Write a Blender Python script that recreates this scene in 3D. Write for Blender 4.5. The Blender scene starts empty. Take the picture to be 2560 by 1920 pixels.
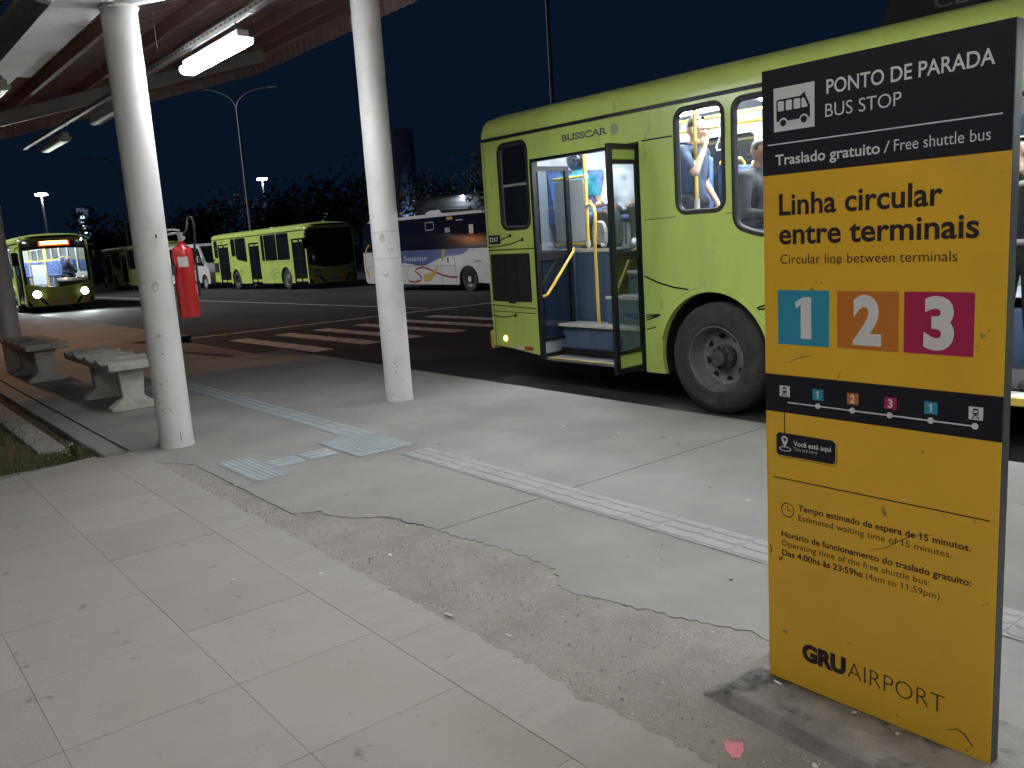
import bpy, bmesh, math, random
from mathutils import Vector, Matrix
from mathutils.geometry import delaunay_2d_cdt
R = math.radians
PI = math.pi
rng = random.Random(7)
SC = bpy.context.scene
COL = SC.collection

# ---------------------------------------------------------------- camera
# world: X runs along the kerb, Y away across the road, Z up; platform top is z = 0
cd = bpy.data.cameras.new('camera')
cam = bpy.data.objects.new('camera', cd)
COL.objects.link(cam)
SC.camera = cam
FPX, PITCH, ROLL, YAW = 2150.4, 0.174546, -0.065203, 0.668580
cd.sensor_fit = 'HORIZONTAL'
cd.sensor_width = 36.0
cd.lens = 36.0 * FPX / 2560.0
cd.clip_start = 0.05
cd.clip_end = 3000
_f = Vector((-math.cos(YAW), math.sin(YAW), 0)); _r = Vector((math.sin(YAW), math.cos(YAW), 0)); _u = Vector((0, 0, 1))
_f2 = _f * math.cos(PITCH) - _u * math.sin(PITCH); _u2 = _u * math.cos(PITCH) + _f * math.sin(PITCH)
_r3 = _r * math.cos(ROLL) + _u2 * math.sin(ROLL); _u3 = _u2 * math.cos(ROLL) - _r * math.sin(ROLL)
cam.matrix_world = Matrix(((_r3.x, _u3.x, -_f2.x, 0), (_r3.y, _u3.y, -_f2.y, 0), (_r3.z, _u3.z, -_f2.z, 1.6), (0, 0, 0, 1)))

# ---------------------------------------------------------------- night sky, exposure
world = bpy.data.worlds.new('World')
SC.world = world
world.use_nodes = True
wn = world.node_tree
for n in list(wn.nodes):
    wn.nodes.remove(n)
_o = wn.nodes.new('ShaderNodeOutputWorld'); _b = wn.nodes.new('ShaderNodeBackground'); _s = wn.nodes.new('ShaderNodeTexSky')
_s.sky_type = 'NISHITA'; _s.sun_disc = False
_s.sun_elevation = R(-7); _s.sun_rotation = R(200)
_m = wn.nodes.new('ShaderNodeMix'); _m.data_type = 'RGBA'; _m.blend_type = 'MIX'; _m.inputs[0].default_value = .93
_m.inputs[7].default_value = (0.12, 0.33, 0.84, 1)      # night airglow over the city
wn.links.new(_s.outputs[0], _m.inputs[6])
wn.links.new(_m.outputs[2], _b.inputs[0])
_b.inputs[1].default_value = 0.0165
wn.links.new(_b.outputs[0], _o.inputs[0])
SC.view_settings.view_transform = 'Standard'
SC.view_settings.look = 'None'
SC.view_settings.exposure = 0.4
SC.view_settings.gamma = 1.0
SC.view_settings.use_curve_mapping = False
SC.render.engine = 'CYCLES'
SC.cycles.use_denoising = True
try:
    SC.cycles.denoiser = 'OPENIMAGEDENOISE'
except Exception:
    pass
SC.cycles.max_bounces = 8
SC.cycles.transparent_max_bounces = 12
SC.cycles.sample_clamp_indirect = 4.0
SC.cycles.caustics_reflective = False
SC.cycles.caustics_refractive = False

# ---------------------------------------------------------------- mesh helpers
class MB:
    def __init__(s):
        s.v = []; s.f = []; s.m = []
    def add(s, vs, fs, mi=0):
        o = len(s.v)
        s.v.extend([tuple(p) for p in vs])
        for f in fs:
            s.f.append(tuple(i + o for i in f)); s.m.append(mi)
        return s
    def box(s, x0, x1, y0, y1, z0, z1, mi=0):
        vs = [(x, y, z) for z in (z0, z1) for y in (y0, y1) for x in (x0, x1)]
        return s.add(vs, [(0, 2, 3, 1), (4, 5, 7, 6), (0, 1, 5, 4), (2, 6, 7, 3), (0, 4, 6, 2), (1, 3, 7, 5)], mi)
    def hexa(s, bot, top, mi=0):
        return s.add(list(bot) + list(top), [(3, 2, 1, 0), (4, 5, 6, 7), (0, 1, 5, 4), (1, 2, 6, 5), (2, 3, 7, 6), (3, 0, 4, 7)], mi)
    def beam(s, a, b, w, h, mi=0, up=(0, 0, 1)):
        a = Vector(a); b = Vector(b); d = (b - a).normalized(); up = Vector(up)
        sd = d.cross(up)
        if sd.length < 1e-5: sd = d.cross(Vector((1, 0, 0)))
        sd.normalize(); u = sd.cross(d).normalized()
        q = lambda p: [p - sd * w / 2 - u * h / 2, p + sd * w / 2 - u * h / 2, p + sd * w / 2 + u * h / 2, p - sd * w / 2 + u * h / 2]
        return s.hexa(q(a), q(b), mi)
    def prism(s, poly, mp, d0, d1, mi=0, caps=True):
        n = len(poly)
        vs = [mp(a, b, d0) for a, b in poly] + [mp(a, b, d1) for a, b in poly]
        fs = [(i, (i + 1) % n, n + (i + 1) % n, n + i) for i in range(n)]
        if caps: fs += [tuple(range(n - 1, -1, -1)), tuple(range(n, 2 * n))]
        return s.add(vs, fs, mi)
    def tube(s, pts, r, n=8, mi=0, caps=True, closed=False):
        pts = [Vector(p) for p in pts]; k = len(pts)
        rs = r if isinstance(r, (list, tuple)) else [r] * k
        vs = []; prev = None
        for i, p in enumerate(pts):
            if closed: t = pts[(i + 1) % k] - pts[i - 1]
            else: t = pts[min(i + 1, k - 1)] - pts[max(i - 1, 0)]
            t.normalize()
            if prev is None:
                a = Vector((0, 0, 1)) if abs(t.z) < .9 else Vector((1, 0, 0))
                e = t.cross(a).normalized()
            else:
                e = (prev - t * prev.dot(t)).normalized()
            prev = e; g = t.cross(e)
            for j in range(n):
                a = 2 * PI * j / n
                vs.append(p + (e * math.cos(a) + g * math.sin(a)) * rs[i])
        fs = []
        for i in range(k if closed else k - 1):
            i2 = (i + 1) % k
            for j in range(n):
                j2 = (j + 1) % n
                fs.append((i * n + j, i * n + j2, i2 * n + j2, i2 * n + j))
        if caps and not closed:
            fs += [tuple(range(n - 1, -1, -1)), tuple(range((k - 1) * n, k * n))]
        return s.add(vs, fs, mi)
    def lathe(s, prof, c, axis='z', n=24, mi=0, caps=True):
        c = Vector(c); vs = []
        for r, h in prof:
            for j in range(n):
                a = 2 * PI * j / n; x, y = r * math.cos(a), r * math.sin(a)
                vs.append(c + (Vector((x, y, h)) if axis == 'z' else Vector((x, h, y)) if axis == 'y' else Vector((h, x, y))))
        k = len(prof)
        fs = [(i * n + j, i * n + (j + 1) % n, (i + 1) * n + (j + 1) % n, (i + 1) * n + j) for i in range(k - 1) for j in range(n)]
        if caps: fs += [tuple(range(n - 1, -1, -1)), tuple(range((k - 1) * n, k * n))]
        return s.add(vs, fs, mi)
    def ball(s, c, r, nu=12, nv=8, mi=0):
        if not isinstance(r, (tuple, list)): r = (r, r, r)
        vs = [(c[0], c[1], c[2] - r[2])]
        for i in range(1, nv):
            t = -PI / 2 + PI * i / nv
            for j in range(nu):
                a = 2 * PI * j / nu
                vs.append((c[0] + r[0] * math.cos(t) * math.cos(a), c[1] + r[1] * math.cos(t) * math.sin(a), c[2] + r[2] * math.sin(t)))
        vs.append((c[0], c[1], c[2] + r[2])); e = len(vs) - 1
        fs = [(0, 1 + (j + 1) % nu, 1 + j) for j in range(nu)]
        for i in range(nv - 2):
            for j in range(nu):
                fs.append((1 + i * nu + j, 1 + i * nu + (j + 1) % nu, 1 + (i + 1) * nu + (j + 1) % nu, 1 + (i + 1) * nu + j))
        b = 1 + (nv - 2) * nu
        fs += [(e, b + j, b + (j + 1) % nu) for j in range(nu)]
        return s.add(vs, fs, mi)
    def grid(s, fn, us, vs_, mi=0):
        vs = [fn(u, v) for v in vs_ for u in us]; n = len(us)
        return s.add(vs, [(j * n + i, j * n + i + 1, (j + 1) * n + i + 1, (j + 1) * n + i) for j in range(len(vs_) - 1) for i in range(n - 1)], mi)
    def plate(s, outer, holes, mp, mi=0, depth=None, dmap=None):
        """flat polygon with holes; depth adds the reveals of every loop"""
        pts = [Vector(p) for p in outer]; fc = [list(range(len(outer)))]
        for h in holes:
            fc.append(list(range(len(pts), len(pts) + len(h)))); pts += [Vector(p) for p in h]
        ed = []
        for f in fc: ed += [(f[i], f[(i + 1) % len(f)]) for i in range(len(f))]
        ov, oe, of = delaunay_2d_cdt(pts, ed, [], 0, 1e-5)[:3]
        keep = []
        for f in of:
            c = sum((ov[i] for i in f), Vector((0, 0))) / len(f)
            if inside(c, outer) and not any(inside(c, h) for h in holes): keep.append(tuple(f))
        s.add([mp(p[0], p[1], 0) for p in ov], keep, mi)
        if depth:
            for h in [outer] + list(holes):
                n = len(h)
                s.add([mp(a, b, 0) for a, b in h] + [mp(a, b, depth) for a, b in h], [(i, (i + 1) % n, n + (i + 1) % n, n + i) for i in range(n)], mi)
        return s
    def xf(s, M):
        s.v = [tuple(M @ Vector(p)) for p in s.v]; return s
    def mesh(s, name, mats, smooth=True, ang=35, recalc=True):
        me = bpy.data.meshes.new(name)
        me.from_pydata(s.v, [], s.f)
        if not isinstance(mats, (list, tuple)): mats = [mats]
        for m in mats: me.materials.append(MAT(m))
        if len(mats) > 1: me.polygons.foreach_set('material_index', s.m)
        if recalc:
            bm = bmesh.new(); bm.from_mesh(me); bmesh.ops.recalc_face_normals(bm, faces=bm.faces); bm.to_mesh(me); bm.free()
        if smooth:
            me.polygons.foreach_set('use_smooth', [True] * len(me.polygons)); me.set_sharp_from_angle(angle=R(ang))
        me.update()
        return me
    def build(s, name, mats, parent=None, smooth=True, ang=35, recalc=True, bevel=0, loc=None):
        o = bpy.data.objects.new(name, s.mesh(name, mats, smooth, ang, recalc))
        COL.objects.link(o)
        if parent: o.parent = parent
        if loc: o.location = loc
        if bevel:
            b = o.modifiers.new('edge', 'BEVEL'); b.width = bevel; b.segments = 2; b.limit_method = 'ANGLE'; b.angle_limit = R(40)
        return o

def inside(p, poly):
    x, y = p[0], p[1]; c = False; n = len(poly); j = n - 1
    for i in range(n):
        xi, yi = poly[i]; xj, yj = poly[j]
        if (yi > y) != (yj > y) and x < (xj - xi) * (y - yi) / (yj - yi) + xi: c = not c
        j = i
    return c
def rrect(x0, z0, x1, z1, r=0.08, n=5):
    out = []
    for cx, cz, a0 in ((x1 - r, z1 - r, 0), (x0 + r, z1 - r, 90), (x0 + r, z0 + r, 180), (x1 - r, z0 + r, 270)):
        for i in range(n + 1):
            a = R(a0 + 90 * i / n); out.append((cx + r * math.cos(a), cz + r * math.sin(a)))
    return out
def rpoly(pts, r, n=4):
    """round the corners of a convex polygon"""
    out = []; k = len(pts)
    for i in range(k):
        p = Vector(pts[i]); a = (Vector(pts[i - 1]) - p); b = (Vector(pts[(i + 1) % k]) - p)
        rr = min(r, a.length * .45, b.length * .45)
        s0 = p + a.normalized() * rr; s1 = p + b.normalized() * rr
        for j in range(n + 1):
            t = j / n
            out.append(tuple((1 - t) ** 2 * s0 + 2 * t * (1 - t) * p + t * t * s1))
    return out
def inset(poly, d):
    """shrink a closed loop by d"""
    n = len(poly); ar = sum(poly[i][0] * poly[(i + 1) % n][1] - poly[(i + 1) % n][0] * poly[i][1] for i in range(n))
    sg = 1 if ar > 0 else -1; out = []
    for i in range(n):
        a = Vector(poly[i - 1]); b = Vector(poly[i]); c = Vector(poly[(i + 1) % n])
        t = (c - a)
        if t.length < 1e-9: t = Vector((1, 0))
        t.normalize(); out.append((b.x - sg * t.y * d, b.y + sg * t.x * d))
    return out
def linsp(a, b, n): return [a + (b - a) * i / (n - 1) for i in range(n)]

def empty(name, loc=(0, 0, 0), rz=0):
    o = bpy.data.objects.new(name, None); COL.objects.link(o); o.location = loc; o.rotation_euler = (0, 0, rz); o.empty_display_size = .2
    return o
def tag(o, label=None, cat=None, group=None, kind=None):
    if label: o['label'] = label
    if cat: o['category'] = cat
    if group: o['group'] = group
    if kind: o['kind'] = kind
    return o
def copy_tree(o, parent=None):
    c = o.copy(); COL.objects.link(c); c.parent = parent
    for ch in list(o.children): copy_tree(ch, c)
    return c
def inst(me, name, parent, loc, rz=0):
    o = bpy.data.objects.new(name, me); COL.objects.link(o); o.parent = parent; o.location = loc; o.rotation_euler = (0, 0, rz)
    return o

# ---------------------------------------------------------------- materials
_MATS = {}; _DEF = {}
def MAT(n):
    if isinstance(n, bpy.types.Material): return n
    if n not in _MATS: _MATS[n] = _DEF[n]()
    return _MATS[n]
def nd(nt, t, **kw):
    n = nt.nodes.new('ShaderNode' + t)
    for k, v in kw.items():
        if k in n.inputs: n.inputs[k].default_value = v
        else: setattr(n, k, v)
    return n
def new_mat(name):
    m = bpy.data.materials.new(name); m.use_nodes = True; nt = m.node_tree
    for n in list(nt.nodes): nt.nodes.remove(n)
    o = nd(nt, 'OutputMaterial'); return m, nt, o
def pmat(name, col, rough=.5, metal=0., var=.12, vs=2.5, bump=0., bs=80., spec=.5, spots=None, spots2=None, fine=0., coat=0., stretch=None, emis=None, orand=0.):
    """Principled with world-space noise: tone drift (var), fine grain, stains (colour, scale, threshold, softness)"""
    def mk():
        m, nt, o = new_mat(name); L = nt.links.new
        p = nd(nt, 'BsdfPrincipled'); p.inputs['Roughness'].default_value = rough; p.inputs['Metallic'].default_value = metal
        p.inputs['Specular IOR Level'].default_value = spec; p.inputs['Coat Weight'].default_value = coat; p.inputs['Coat Roughness'].default_value = .15
        g = nd(nt, 'NewGeometry'); pos = g.outputs['Position']
        if stretch:
            mp = nd(nt, 'Mapping'); mp.inputs['Scale'].default_value = stretch; L(pos, mp.inputs['Vector']); pos2 = mp.outputs[0]
        else: pos2 = pos
        cur = None
        c4 = (*col, 1)
        if var:
            n1 = nd(nt, 'TexNoise', Scale=vs, Detail=5., Roughness=.6); L(pos2, n1.inputs['Vector'])
            r = nd(nt, 'ValToRGB'); r.color_ramp.elements[0].position = .3; r.color_ramp.elements[1].position = .7
            r.color_ramp.elements[0].color = tuple(max(0, c * (1 - var)) for c in col) + (1,); r.color_ramp.elements[1].color = tuple(min(1, c * (1 + var)) for c in col) + (1,)
            L(n1.outputs['Fac'], r.inputs[0]); cur = r.outputs[0]
        if fine:
            n2 = nd(nt, 'TexNoise', Scale=220., Detail=3., Roughness=.7); L(pos, n2.inputs['Vector'])
            mr = nd(nt, 'MapRange'); mr.inputs[1].default_value = .25; mr.inputs[2].default_value = .75; mr.inputs[3].default_value = 1 - fine; mr.inputs[4].default_value = 1 + fine
            L(n2.outputs['Fac'], mr.inputs[0])
            mx = nd(nt, 'Mix', data_type='RGBA', blend_type='MULTIPLY'); mx.inputs[0].default_value = 1
            if cur: L(cur, mx.inputs[6])
            else: mx.inputs[6].default_value = c4
            L(mr.outputs[0], mx.inputs[7]); cur = mx.outputs[2]
        for sp in (spots, spots2):
            if not sp: continue
            sc_, th, so, scol = sp
            n3 = nd(nt, 'TexNoise', Scale=sc_, Detail=4., Roughness=.55); L(pos2, n3.inputs['Vector'])
            mr = nd(nt, 'MapRange'); mr.inputs[1].default_value = th; mr.inputs[2].default_value = th + so; L(n3.outputs['Fac'], mr.inputs[0])
            mx = nd(nt, 'Mix', data_type='RGBA', blend_type='MIX'); L(mr.outputs[0], mx.inputs[0])
            if cur: L(cur, mx.inputs[6])
            else: mx.inputs[6].default_value = c4
            mx.inputs[7].default_value = (*scol, 1); cur = mx.outputs[2]
        if orand:
            oi = nd(nt, 'ObjectInfo'); mr = nd(nt, 'MapRange'); mr.inputs[3].default_value = 1 - orand; mr.inputs[4].default_value = 1 + orand; L(oi.outputs['Random'], mr.inputs[0])
            mx = nd(nt, 'Mix', data_type='RGBA', blend_type='MULTIPLY'); mx.inputs[0].default_value = 1; L(cur, mx.inputs[6]); L(mr.outputs[0], mx.inputs[7]); cur = mx.outputs[2]
        if cur: L(cur, p.inputs['Base Color'])
        else: p.inputs['Base Color'].default_value = c4
        if bump:
            nb = nd(nt, 'TexNoise', Scale=bs, Detail=4., Roughness=.65); L(pos, nb.inputs['Vector'])
            b = nd(nt, 'Bump', Strength=bump, Distance=.01); L(nb.outputs['Fac'], b.inputs['Height']); L(b.outputs[0], p.inputs['Normal'])
        if emis:
            p.inputs['Emission Color'].default_value = (*emis[0], 1); p.inputs['Emission Strength'].default_value = emis[1]
        L(p.outputs[0], o.inputs[0]); return m
    _DEF[name] = mk
def emat(name, col, s):
    def mk():
        m, nt, o = new_mat(name); e = nd(nt, 'Emission', Strength=s); e.inputs[0].default_value = (*col, 1); nt.links.new(e.outputs[0], o.inputs[0]); return m
    _DEF[name] = mk
def gmat(name, tint, refl=.08, rough=.02, tmix=1.0):
    """thin window glass: tinted see-through plus a fresnel reflection"""
    def mk():
        m, nt, o = new_mat(name); L = nt.links.new
        t = nd(nt, 'BsdfTransparent'); t.inputs[0].default_value = (*tint, 1)
        g = nd(nt, 'BsdfGlossy', Roughness=rough); g.inputs[0].default_value = (.9, .95, 1, 1)
        lw = nd(nt, 'LayerWeight', Blend=.25); mr = nd(nt, 'MapRange'); mr.inputs[3].default_value = refl; mr.inputs[4].default_value = .75
        L(lw.outputs['Fresnel'], mr.inputs[0]); mx = nd(nt, 'MixShader'); L(mr.outputs[0], mx.inputs[0]); L(t.outputs[0], mx.inputs[1]); L(g.outputs[0], mx.inputs[2])
        L(mx.outputs[0], o.inputs[0]); return m
    _DEF[name] = mk

# ---------------------------------------------------------------- flat lettering
_TC = {}
def glyphs(body, off, shear=0):
    k = (body, off, shear)
    if k not in _TC:
        c = bpy.data.curves.new('t', 'FONT'); c.body = body; c.size = 1; c.offset = off; c.resolution_u = 4; c.shear = shear; c.fill_mode = 'FRONT'
        o = bpy.data.objects.new('t', c); COL.objects.link(o)
        bpy.context.view_layer.update()
        me = bpy.data.meshes.new_from_object(o.evaluated_get(bpy.context.evaluated_depsgraph_get()))
        _TC[k] = ([tuple(v.co) for v in me.vertices], [tuple(p.vertices) for p in me.polygons])
        bpy.data.objects.remove(o); bpy.data.curves.remove(c); bpy.data.meshes.remove(me)
    return _TC[k]
CAPH = None
def lettering(body, u0, u1, base, cap, mat, parent, fr, off=0., shear=0, name='lettering', eps=.0012):
    """text fitted between u0 and u1 on a baseline, capital height cap, on the plane fr(u, v, n)"""
    global CAPH
    if CAPH is None:
        CAPH = max(v[1] for v in glyphs('H', 0)[0])
    vs, fs = glyphs(body, off, shear)
    x0 = min(v[0] for v in vs); x1 = max(v[0] for v in vs)
    sx = (u1 - u0) / (x1 - x0); sy = cap / CAPH
    vs = list(vs); fs = list(fs)
    if '1' in body:      # give the figure one its flag and keep the stem
        w1 = glyphs('1', off)[0]; sw_ = max(v[0] for v in w1) - min(v[0] for v in w1); tp = max(v[1] for v in w1)
        for i, ch in enumerate(body):
            if ch == '1':
                xr = max(v[0] for v in glyphs(body[:i + 1], off)[0]); xl = xr - sw_; o_ = len(vs); k_ = max(.10, sw_ * .9)
                vs += [(xl + sw_ * .3, tp, 0), (xl + sw_ * .3, tp - sw_ * 1.1 - .02, 0), (xl - k_, tp - k_ * .75 - sw_ * .9, 0), (xl - k_, tp - k_ * .75, 0)]; fs.append((o_, o_ + 3, o_ + 2, o_ + 1))
    b = MB().add([fr(u0 + (v[0] - x0) * sx, base + v[1] * sy, eps) for v in vs], fs)
    return b.build(name, mat, parent, smooth=False, recalc=False)
# ---------------------------------------------------------------- material library
pmat('asphalt', (.045, .043, .043), .78, var=.3, vs=.6, bump=.5, bs=140, fine=.3, spots=(1.1, .62, .12, (.028, .027, .028)))
pmat('concrete', (.285, .273, .258), .8, var=.16, vs=1.3, bump=.3, bs=120, fine=.14, spots=(.7, .50, .25, (.215, .208, .195)), spots2=(9.5, .69, .04, (.14, .13, .12)))
pmat('paving', (.325, .30, .28), .7, var=.11, vs=1.1, bump=.2, bs=80, fine=.10, spots=(8.5, .655, .06, (.19, .17, .155)), spots2=(1.1, .50, .25, (.275, .25, .22)), orand=.05)
pmat('border_concrete', (.325, .302, .28), .78, var=.07, vs=2.5, bump=.2, bs=60, fine=.1, stretch=(5, 1, 1), spots=(5, .68, .08, (.2, .19, .17)))
pmat('gravel_bed', (.30, .275, .25), .95, var=.16, vs=4, bump=.9, bs=120, fine=.4, spots=(60, .66, .04, (.52, .49, .46)), spots2=(42, .69, .04, (.11, .10, .09)))
pmat('pebble', (.40, .38, .36), .85, var=.5, vs=60)
pmat('soil', (.10, .068, .045), .95, var=.4, vs=9, bump=1., bs=60, fine=.4)
pmat('joint_dirt', (.25, .225, .20), .95, var=.3, vs=20)
pmat('tactile_grey', (.345, .345, .335), .7, var=.12, vs=4, bump=.15, bs=90, fine=.08, spots=(8, .6, .12, (.29, .285, .27)))
pmat('tactile', (.335, .375, .395), .65, var=.12, vs=4, bump=.12, bs=90, fine=.06, spots=(8, .62, .12, (.25, .275, .285)))
pmat('road_paint', (.70, .67, .62), .75, var=.15, vs=5, fine=.15, spots=(7, .56, .1, (.17, .16, .155)))
pmat('white_paint', (.74, .73, .71), .5, var=.06, vs=2.4, spots=(3.0, .57, .2, (.57, .545, .51)), spots2=(15, .73, .03, (.2, .18, .16)), bump=.12, bs=25)
pmat('steel_white', (.66, .67, .66), .45, var=.1, vs=3, spots=(3.5, .6, .15, (.45, .44, .42)))
pmat('steel_red', (.52, .38, .345), .55, var=.15, vs=2.5, spots=(4, .62, .15, (.25, .14, .12)))
pmat('roof_sheet', (.45, .325, .30), .5, var=.18, vs=1.2, spots=(2, .55, .2, (.30, .20, .19)))
pmat('roof_olive', (.16, .145, .125), .6, var=.12, vs=1.5)
pmat('fascia', (.6, .46, .46), .5, var=.12, vs=2)
pmat('galv', (.5, .5, .49), .42, .6, var=.12, vs=8)
pmat('dark_steel', (.035, .035, .038), .45, var=.2, vs=6)
pmat('lamp_plastic', (.55, .58, .56), .25, var=.05)
emat('lamp_lit', (.93, .97, 1.0), 50)
pmat('bench_concrete', (.50, .475, .43), .85, var=.2, vs=5, bump=.4, bs=90, fine=.14, spots=(4, .58, .18, (.30, .275, .24)))
pmat('sign_dark', (.014, .015, .024), .55, var=.08, spec=.25)
pmat('sign_yellow', (.80, .475, .032), .42, var=.07, vs=2.2, spots=(16, .705, .03, (.36, .22, .05)), spots2=(2.6, .60, .2, (.70, .42, .04)))
pmat('sign_white', (.72, .74, .76), .5, var=0)
pmat('sign_ink', (.022, .012, .012), .5, var=0)
pmat('sign_blue', (.03, .30, .46), .45, var=.04)
pmat('sign_orange', (.58, .19, .025), .45, var=.04)
pmat('sign_crimson', (.42, .018, .09), .45, var=.04)
pmat('scratch', (.14, .085, .03), .6, var=0)
pmat('extinguisher_red', (.50, .018, .02), .28, var=.06, coat=.4)
pmat('rubber', (.016, .016, .017), .65, var=.2, vs=20)
pmat('leaf', (.045, .10, .022), .6, var=.4, vs=30)
pmat('grass', (.07, .115, .03), .7, var=.4, vs=25)
pmat('dry_grass', (.16, .14, .07), .8, var=.4, vs=25)
pmat('litter_white', (.72, .70, .68), .7, var=.1, vs=50)
pmat('litter_pink', (.72, .22, .30), .6, var=.08, vs=40)
pmat('litter_dark', (.05, .045, .04), .8, var=.2, vs=60)

# ---------------------------------------------------------------- ground
def dist(x, y): return .785 * -x + .62 * y
def zroad(x, y):
    return -.15 - .0118 * max(0., min(dist(x, y), 130) - 15)
xs = [-700, -400, -250, -170, -130] + linsp(-110, -10, 51) + [-5, 0, 6, 12, 20, 40, 80, 160, 400]
ys = [-400, -160, -60, -20, -6, 0, 5] + linsp(7, 61, 28) + [70, 85, 110, 150, 220, 320, 500]
road = MB().grid(lambda x, y: (x, y, zroad(x, y)), xs, ys).build('road', 'asphalt', smooth=True)
tag(road, kind='structure')
def road_sheet(name, mat, x0, x1, y0, y1, parent=road, dz=.004, nx=8, ny=4, jag=0):
    rr = random.Random(int(x0 * 91 + y0 * 17))
    f = lambda x, y: (x + (rr.uniform(-jag, jag) if x in (x0, x1) else 0), y + (rr.uniform(-jag, jag) if y in (y0, y1) else 0), zroad(x, y) + dz)
    return MB().grid(f, linsp(x0, x1, nx), linsp(y0, y1, ny)).build(name, mat, parent)
for i, y in enumerate((6.24, 7.2, 8.07, 9.0, 9.92, 10.85)):
    road_sheet('crosswalk_stripe', 'road_paint', -16.95 + .04 * math.sin(i * 3), -13.1 + .05 * math.sin(i * 5), y, y + .38, jag=.015, nx=16)
road_sheet('stop_line', 'road_paint', -18.6, -18.42, 5.9, 14.6, ny=30, nx=2, jag=.012)
road_sheet('lane_line', 'road_paint', -60, -19.2, 12.4, 12.52, nx=50, ny=2, jag=.01)
road_sheet('asphalt_patch', 'asphalt', -31.5, -27.6, 6.6, 9.3, nx=9, ny=7, dz=.006, jag=.12)

def jagline(pts, amp, step, seed):
    rr = random.Random(seed); out = []
    for i in range(len(pts) - 1):
        a = Vector(pts[i]); b = Vector(pts[i + 1]); n = max(1, int((b - a).length / step))
        t = (b - a).normalized(); nn = Vector((-t.y, t.x))
        for k in range(n):
            p = a.lerp(b, k / n)
            if k: p = p + nn * rr.uniform(-amp, amp)
            out.append(tuple(p))
    out.append(tuple(pts[-1])); return out
flat = lambda a, b, d: (a, b, -d)
platform = empty('platform'); tag(platform, kind='structure')
crack = jagline([(-1.2, 2.60), (-1.956, 2.628), (-2.306, 2.513), (-2.60, 2.44), (-2.744, 2.407), (-2.85, 2.45), (-2.971, 2.54), (-3.306, 2.543), (-3.862, 2.466)], .016, .028, 3)
KERB = 5.60
MB().plate([(14, KERB), (14, 2.62)] + crack + [(-3.862, KERB)], [], flat, depth=.3).build('platform_slab', 'concrete', platform)
crack2 = jagline([(-3.872, 2.466), (-4.05, 2.44), (-4.257, 2.411), (-4.40, 2.30), (-4.516, 2.208), (-4.731, 2.164), (-4.801, 2.035)], .016, .028, 4) + jagline([(-4.801, 2.035), (-6.602, 2.042)], .006, .1, 5)[1:] + [(-6.95, 1.845), (-8.05, 1.835)]
MB().plate([(-3.872, KERB)] + crack2 + [(-8.05, 1.83), (-12.9, 1.83), (-12.9, KERB)], [], flat, depth=.3).build('platform_slab', 'concrete', platform)
# kerb ramp at the crossing, then the platform goes on
b = MB(); b.grid(lambda x, y: (x, y, 0 if y < 4.4 else -.145 * (y - 4.4) / 1.2), [-17.2, -16.5, -13.6, -12.905], [1.83, 4.4, KERB])
b.build('kerb_ramp', 'concrete', platform)
def zplat(x): return -.0075 * max(0, -17.2 - x)
b = MB(); xs2 = linsp(-60, -17.205, 22)
b.grid(lambda x, y: (x, y, zplat(x)), xs2, [1.83, KERB]); b.grid(lambda x, z: (x, KERB, zplat(x) - z), xs2, [0, .3])
b.build('platform_slab', 'concrete', platform)
# kerb strip beside the planter, planter soil, inner path
for k in range(9):
    x1 = -7.58 - k * 2.6; MB().box(x1 - 2.59, x1, 1.625, 1.815, -.2, 0 + rng.uniform(-.004, .002)).build('kerb_stone', 'concrete', platform, bevel=.012)
planter = MB(); planter.grid(lambda x, y: (x, y, -.055 + .018 * math.sin(x * 3.1 + y * 5) * math.sin(x * 1.3 - y * 7)), linsp(-34, -7.45, 110), linsp(-3, 1.63, 24))
planter = planter.build('planter_soil', 'soil'); tag(planter, kind='structure')
for k in range(8):
    x1 = -8.36 - k * 2.2; MB().box(x1 - 2.185, x1, 1.275, 1.50, -.2, -.02 + rng.uniform(-.006, .004)).build('path_slab', 'concrete', planter, bevel=.008)
# pavement of square slabs, border strip, worn gravel strip
pavement = MB().box(-7.55, 9, -3.2, 1.86, -.3, -.0035).build('pavement', 'joint_dirt'); tag(pavement, kind='structure')
rows = [1.575, .995, .395, -.205, -.805, -1.405, -2.005, -2.605]
slab_me = {}
for r_ in range(7):
    y1, y0 = rows[r_], rows[r_ + 1]; h = round(y1 - y0, 3)
    for c_ in range(-8, 17):
        x0 = -3.026 + .605 * c_
        if x0 < -7.9: continue
        if x0 < -7.4:     # cut column along the planter
            e = lambda y: -7.40 - .265 * (y - .85)
            o = MB().hexa([(e(y0), y0 + .003, -.05), (x0 + .601, y0 + .003, -.05), (x0 + .601, y1 - .003, -.05), (e(y1), y1 - .003, -.05)], [(e(y0), y0 + .003, 0), (x0 + .601, y0 + .003, 0), (x0 + .601, y1 - .003, 0), (e(y1), y1 - .003, 0)]).build('paving_slab', 'paving', pavement)
            continue
        if h not in slab_me:
            slab_me[h] = MB().hexa([(.0005, .0005, -.05), (.6045, .0005, -.05), (.6045, h - .0005, -.05), (.0005, h - .0005, -.05)], [(.0012, .0012, 0), (.6038, .0012, 0), (.6038, h - .0012, 0), (.0012, h - .0012, 0)]).mesh('paving_slab', 'paving')
        inst(slab_me[h], 'paving_slab', pavement, (x0, y0, rng.uniform(-.0005, .0004)))
x = 9.0; k = 0
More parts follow.
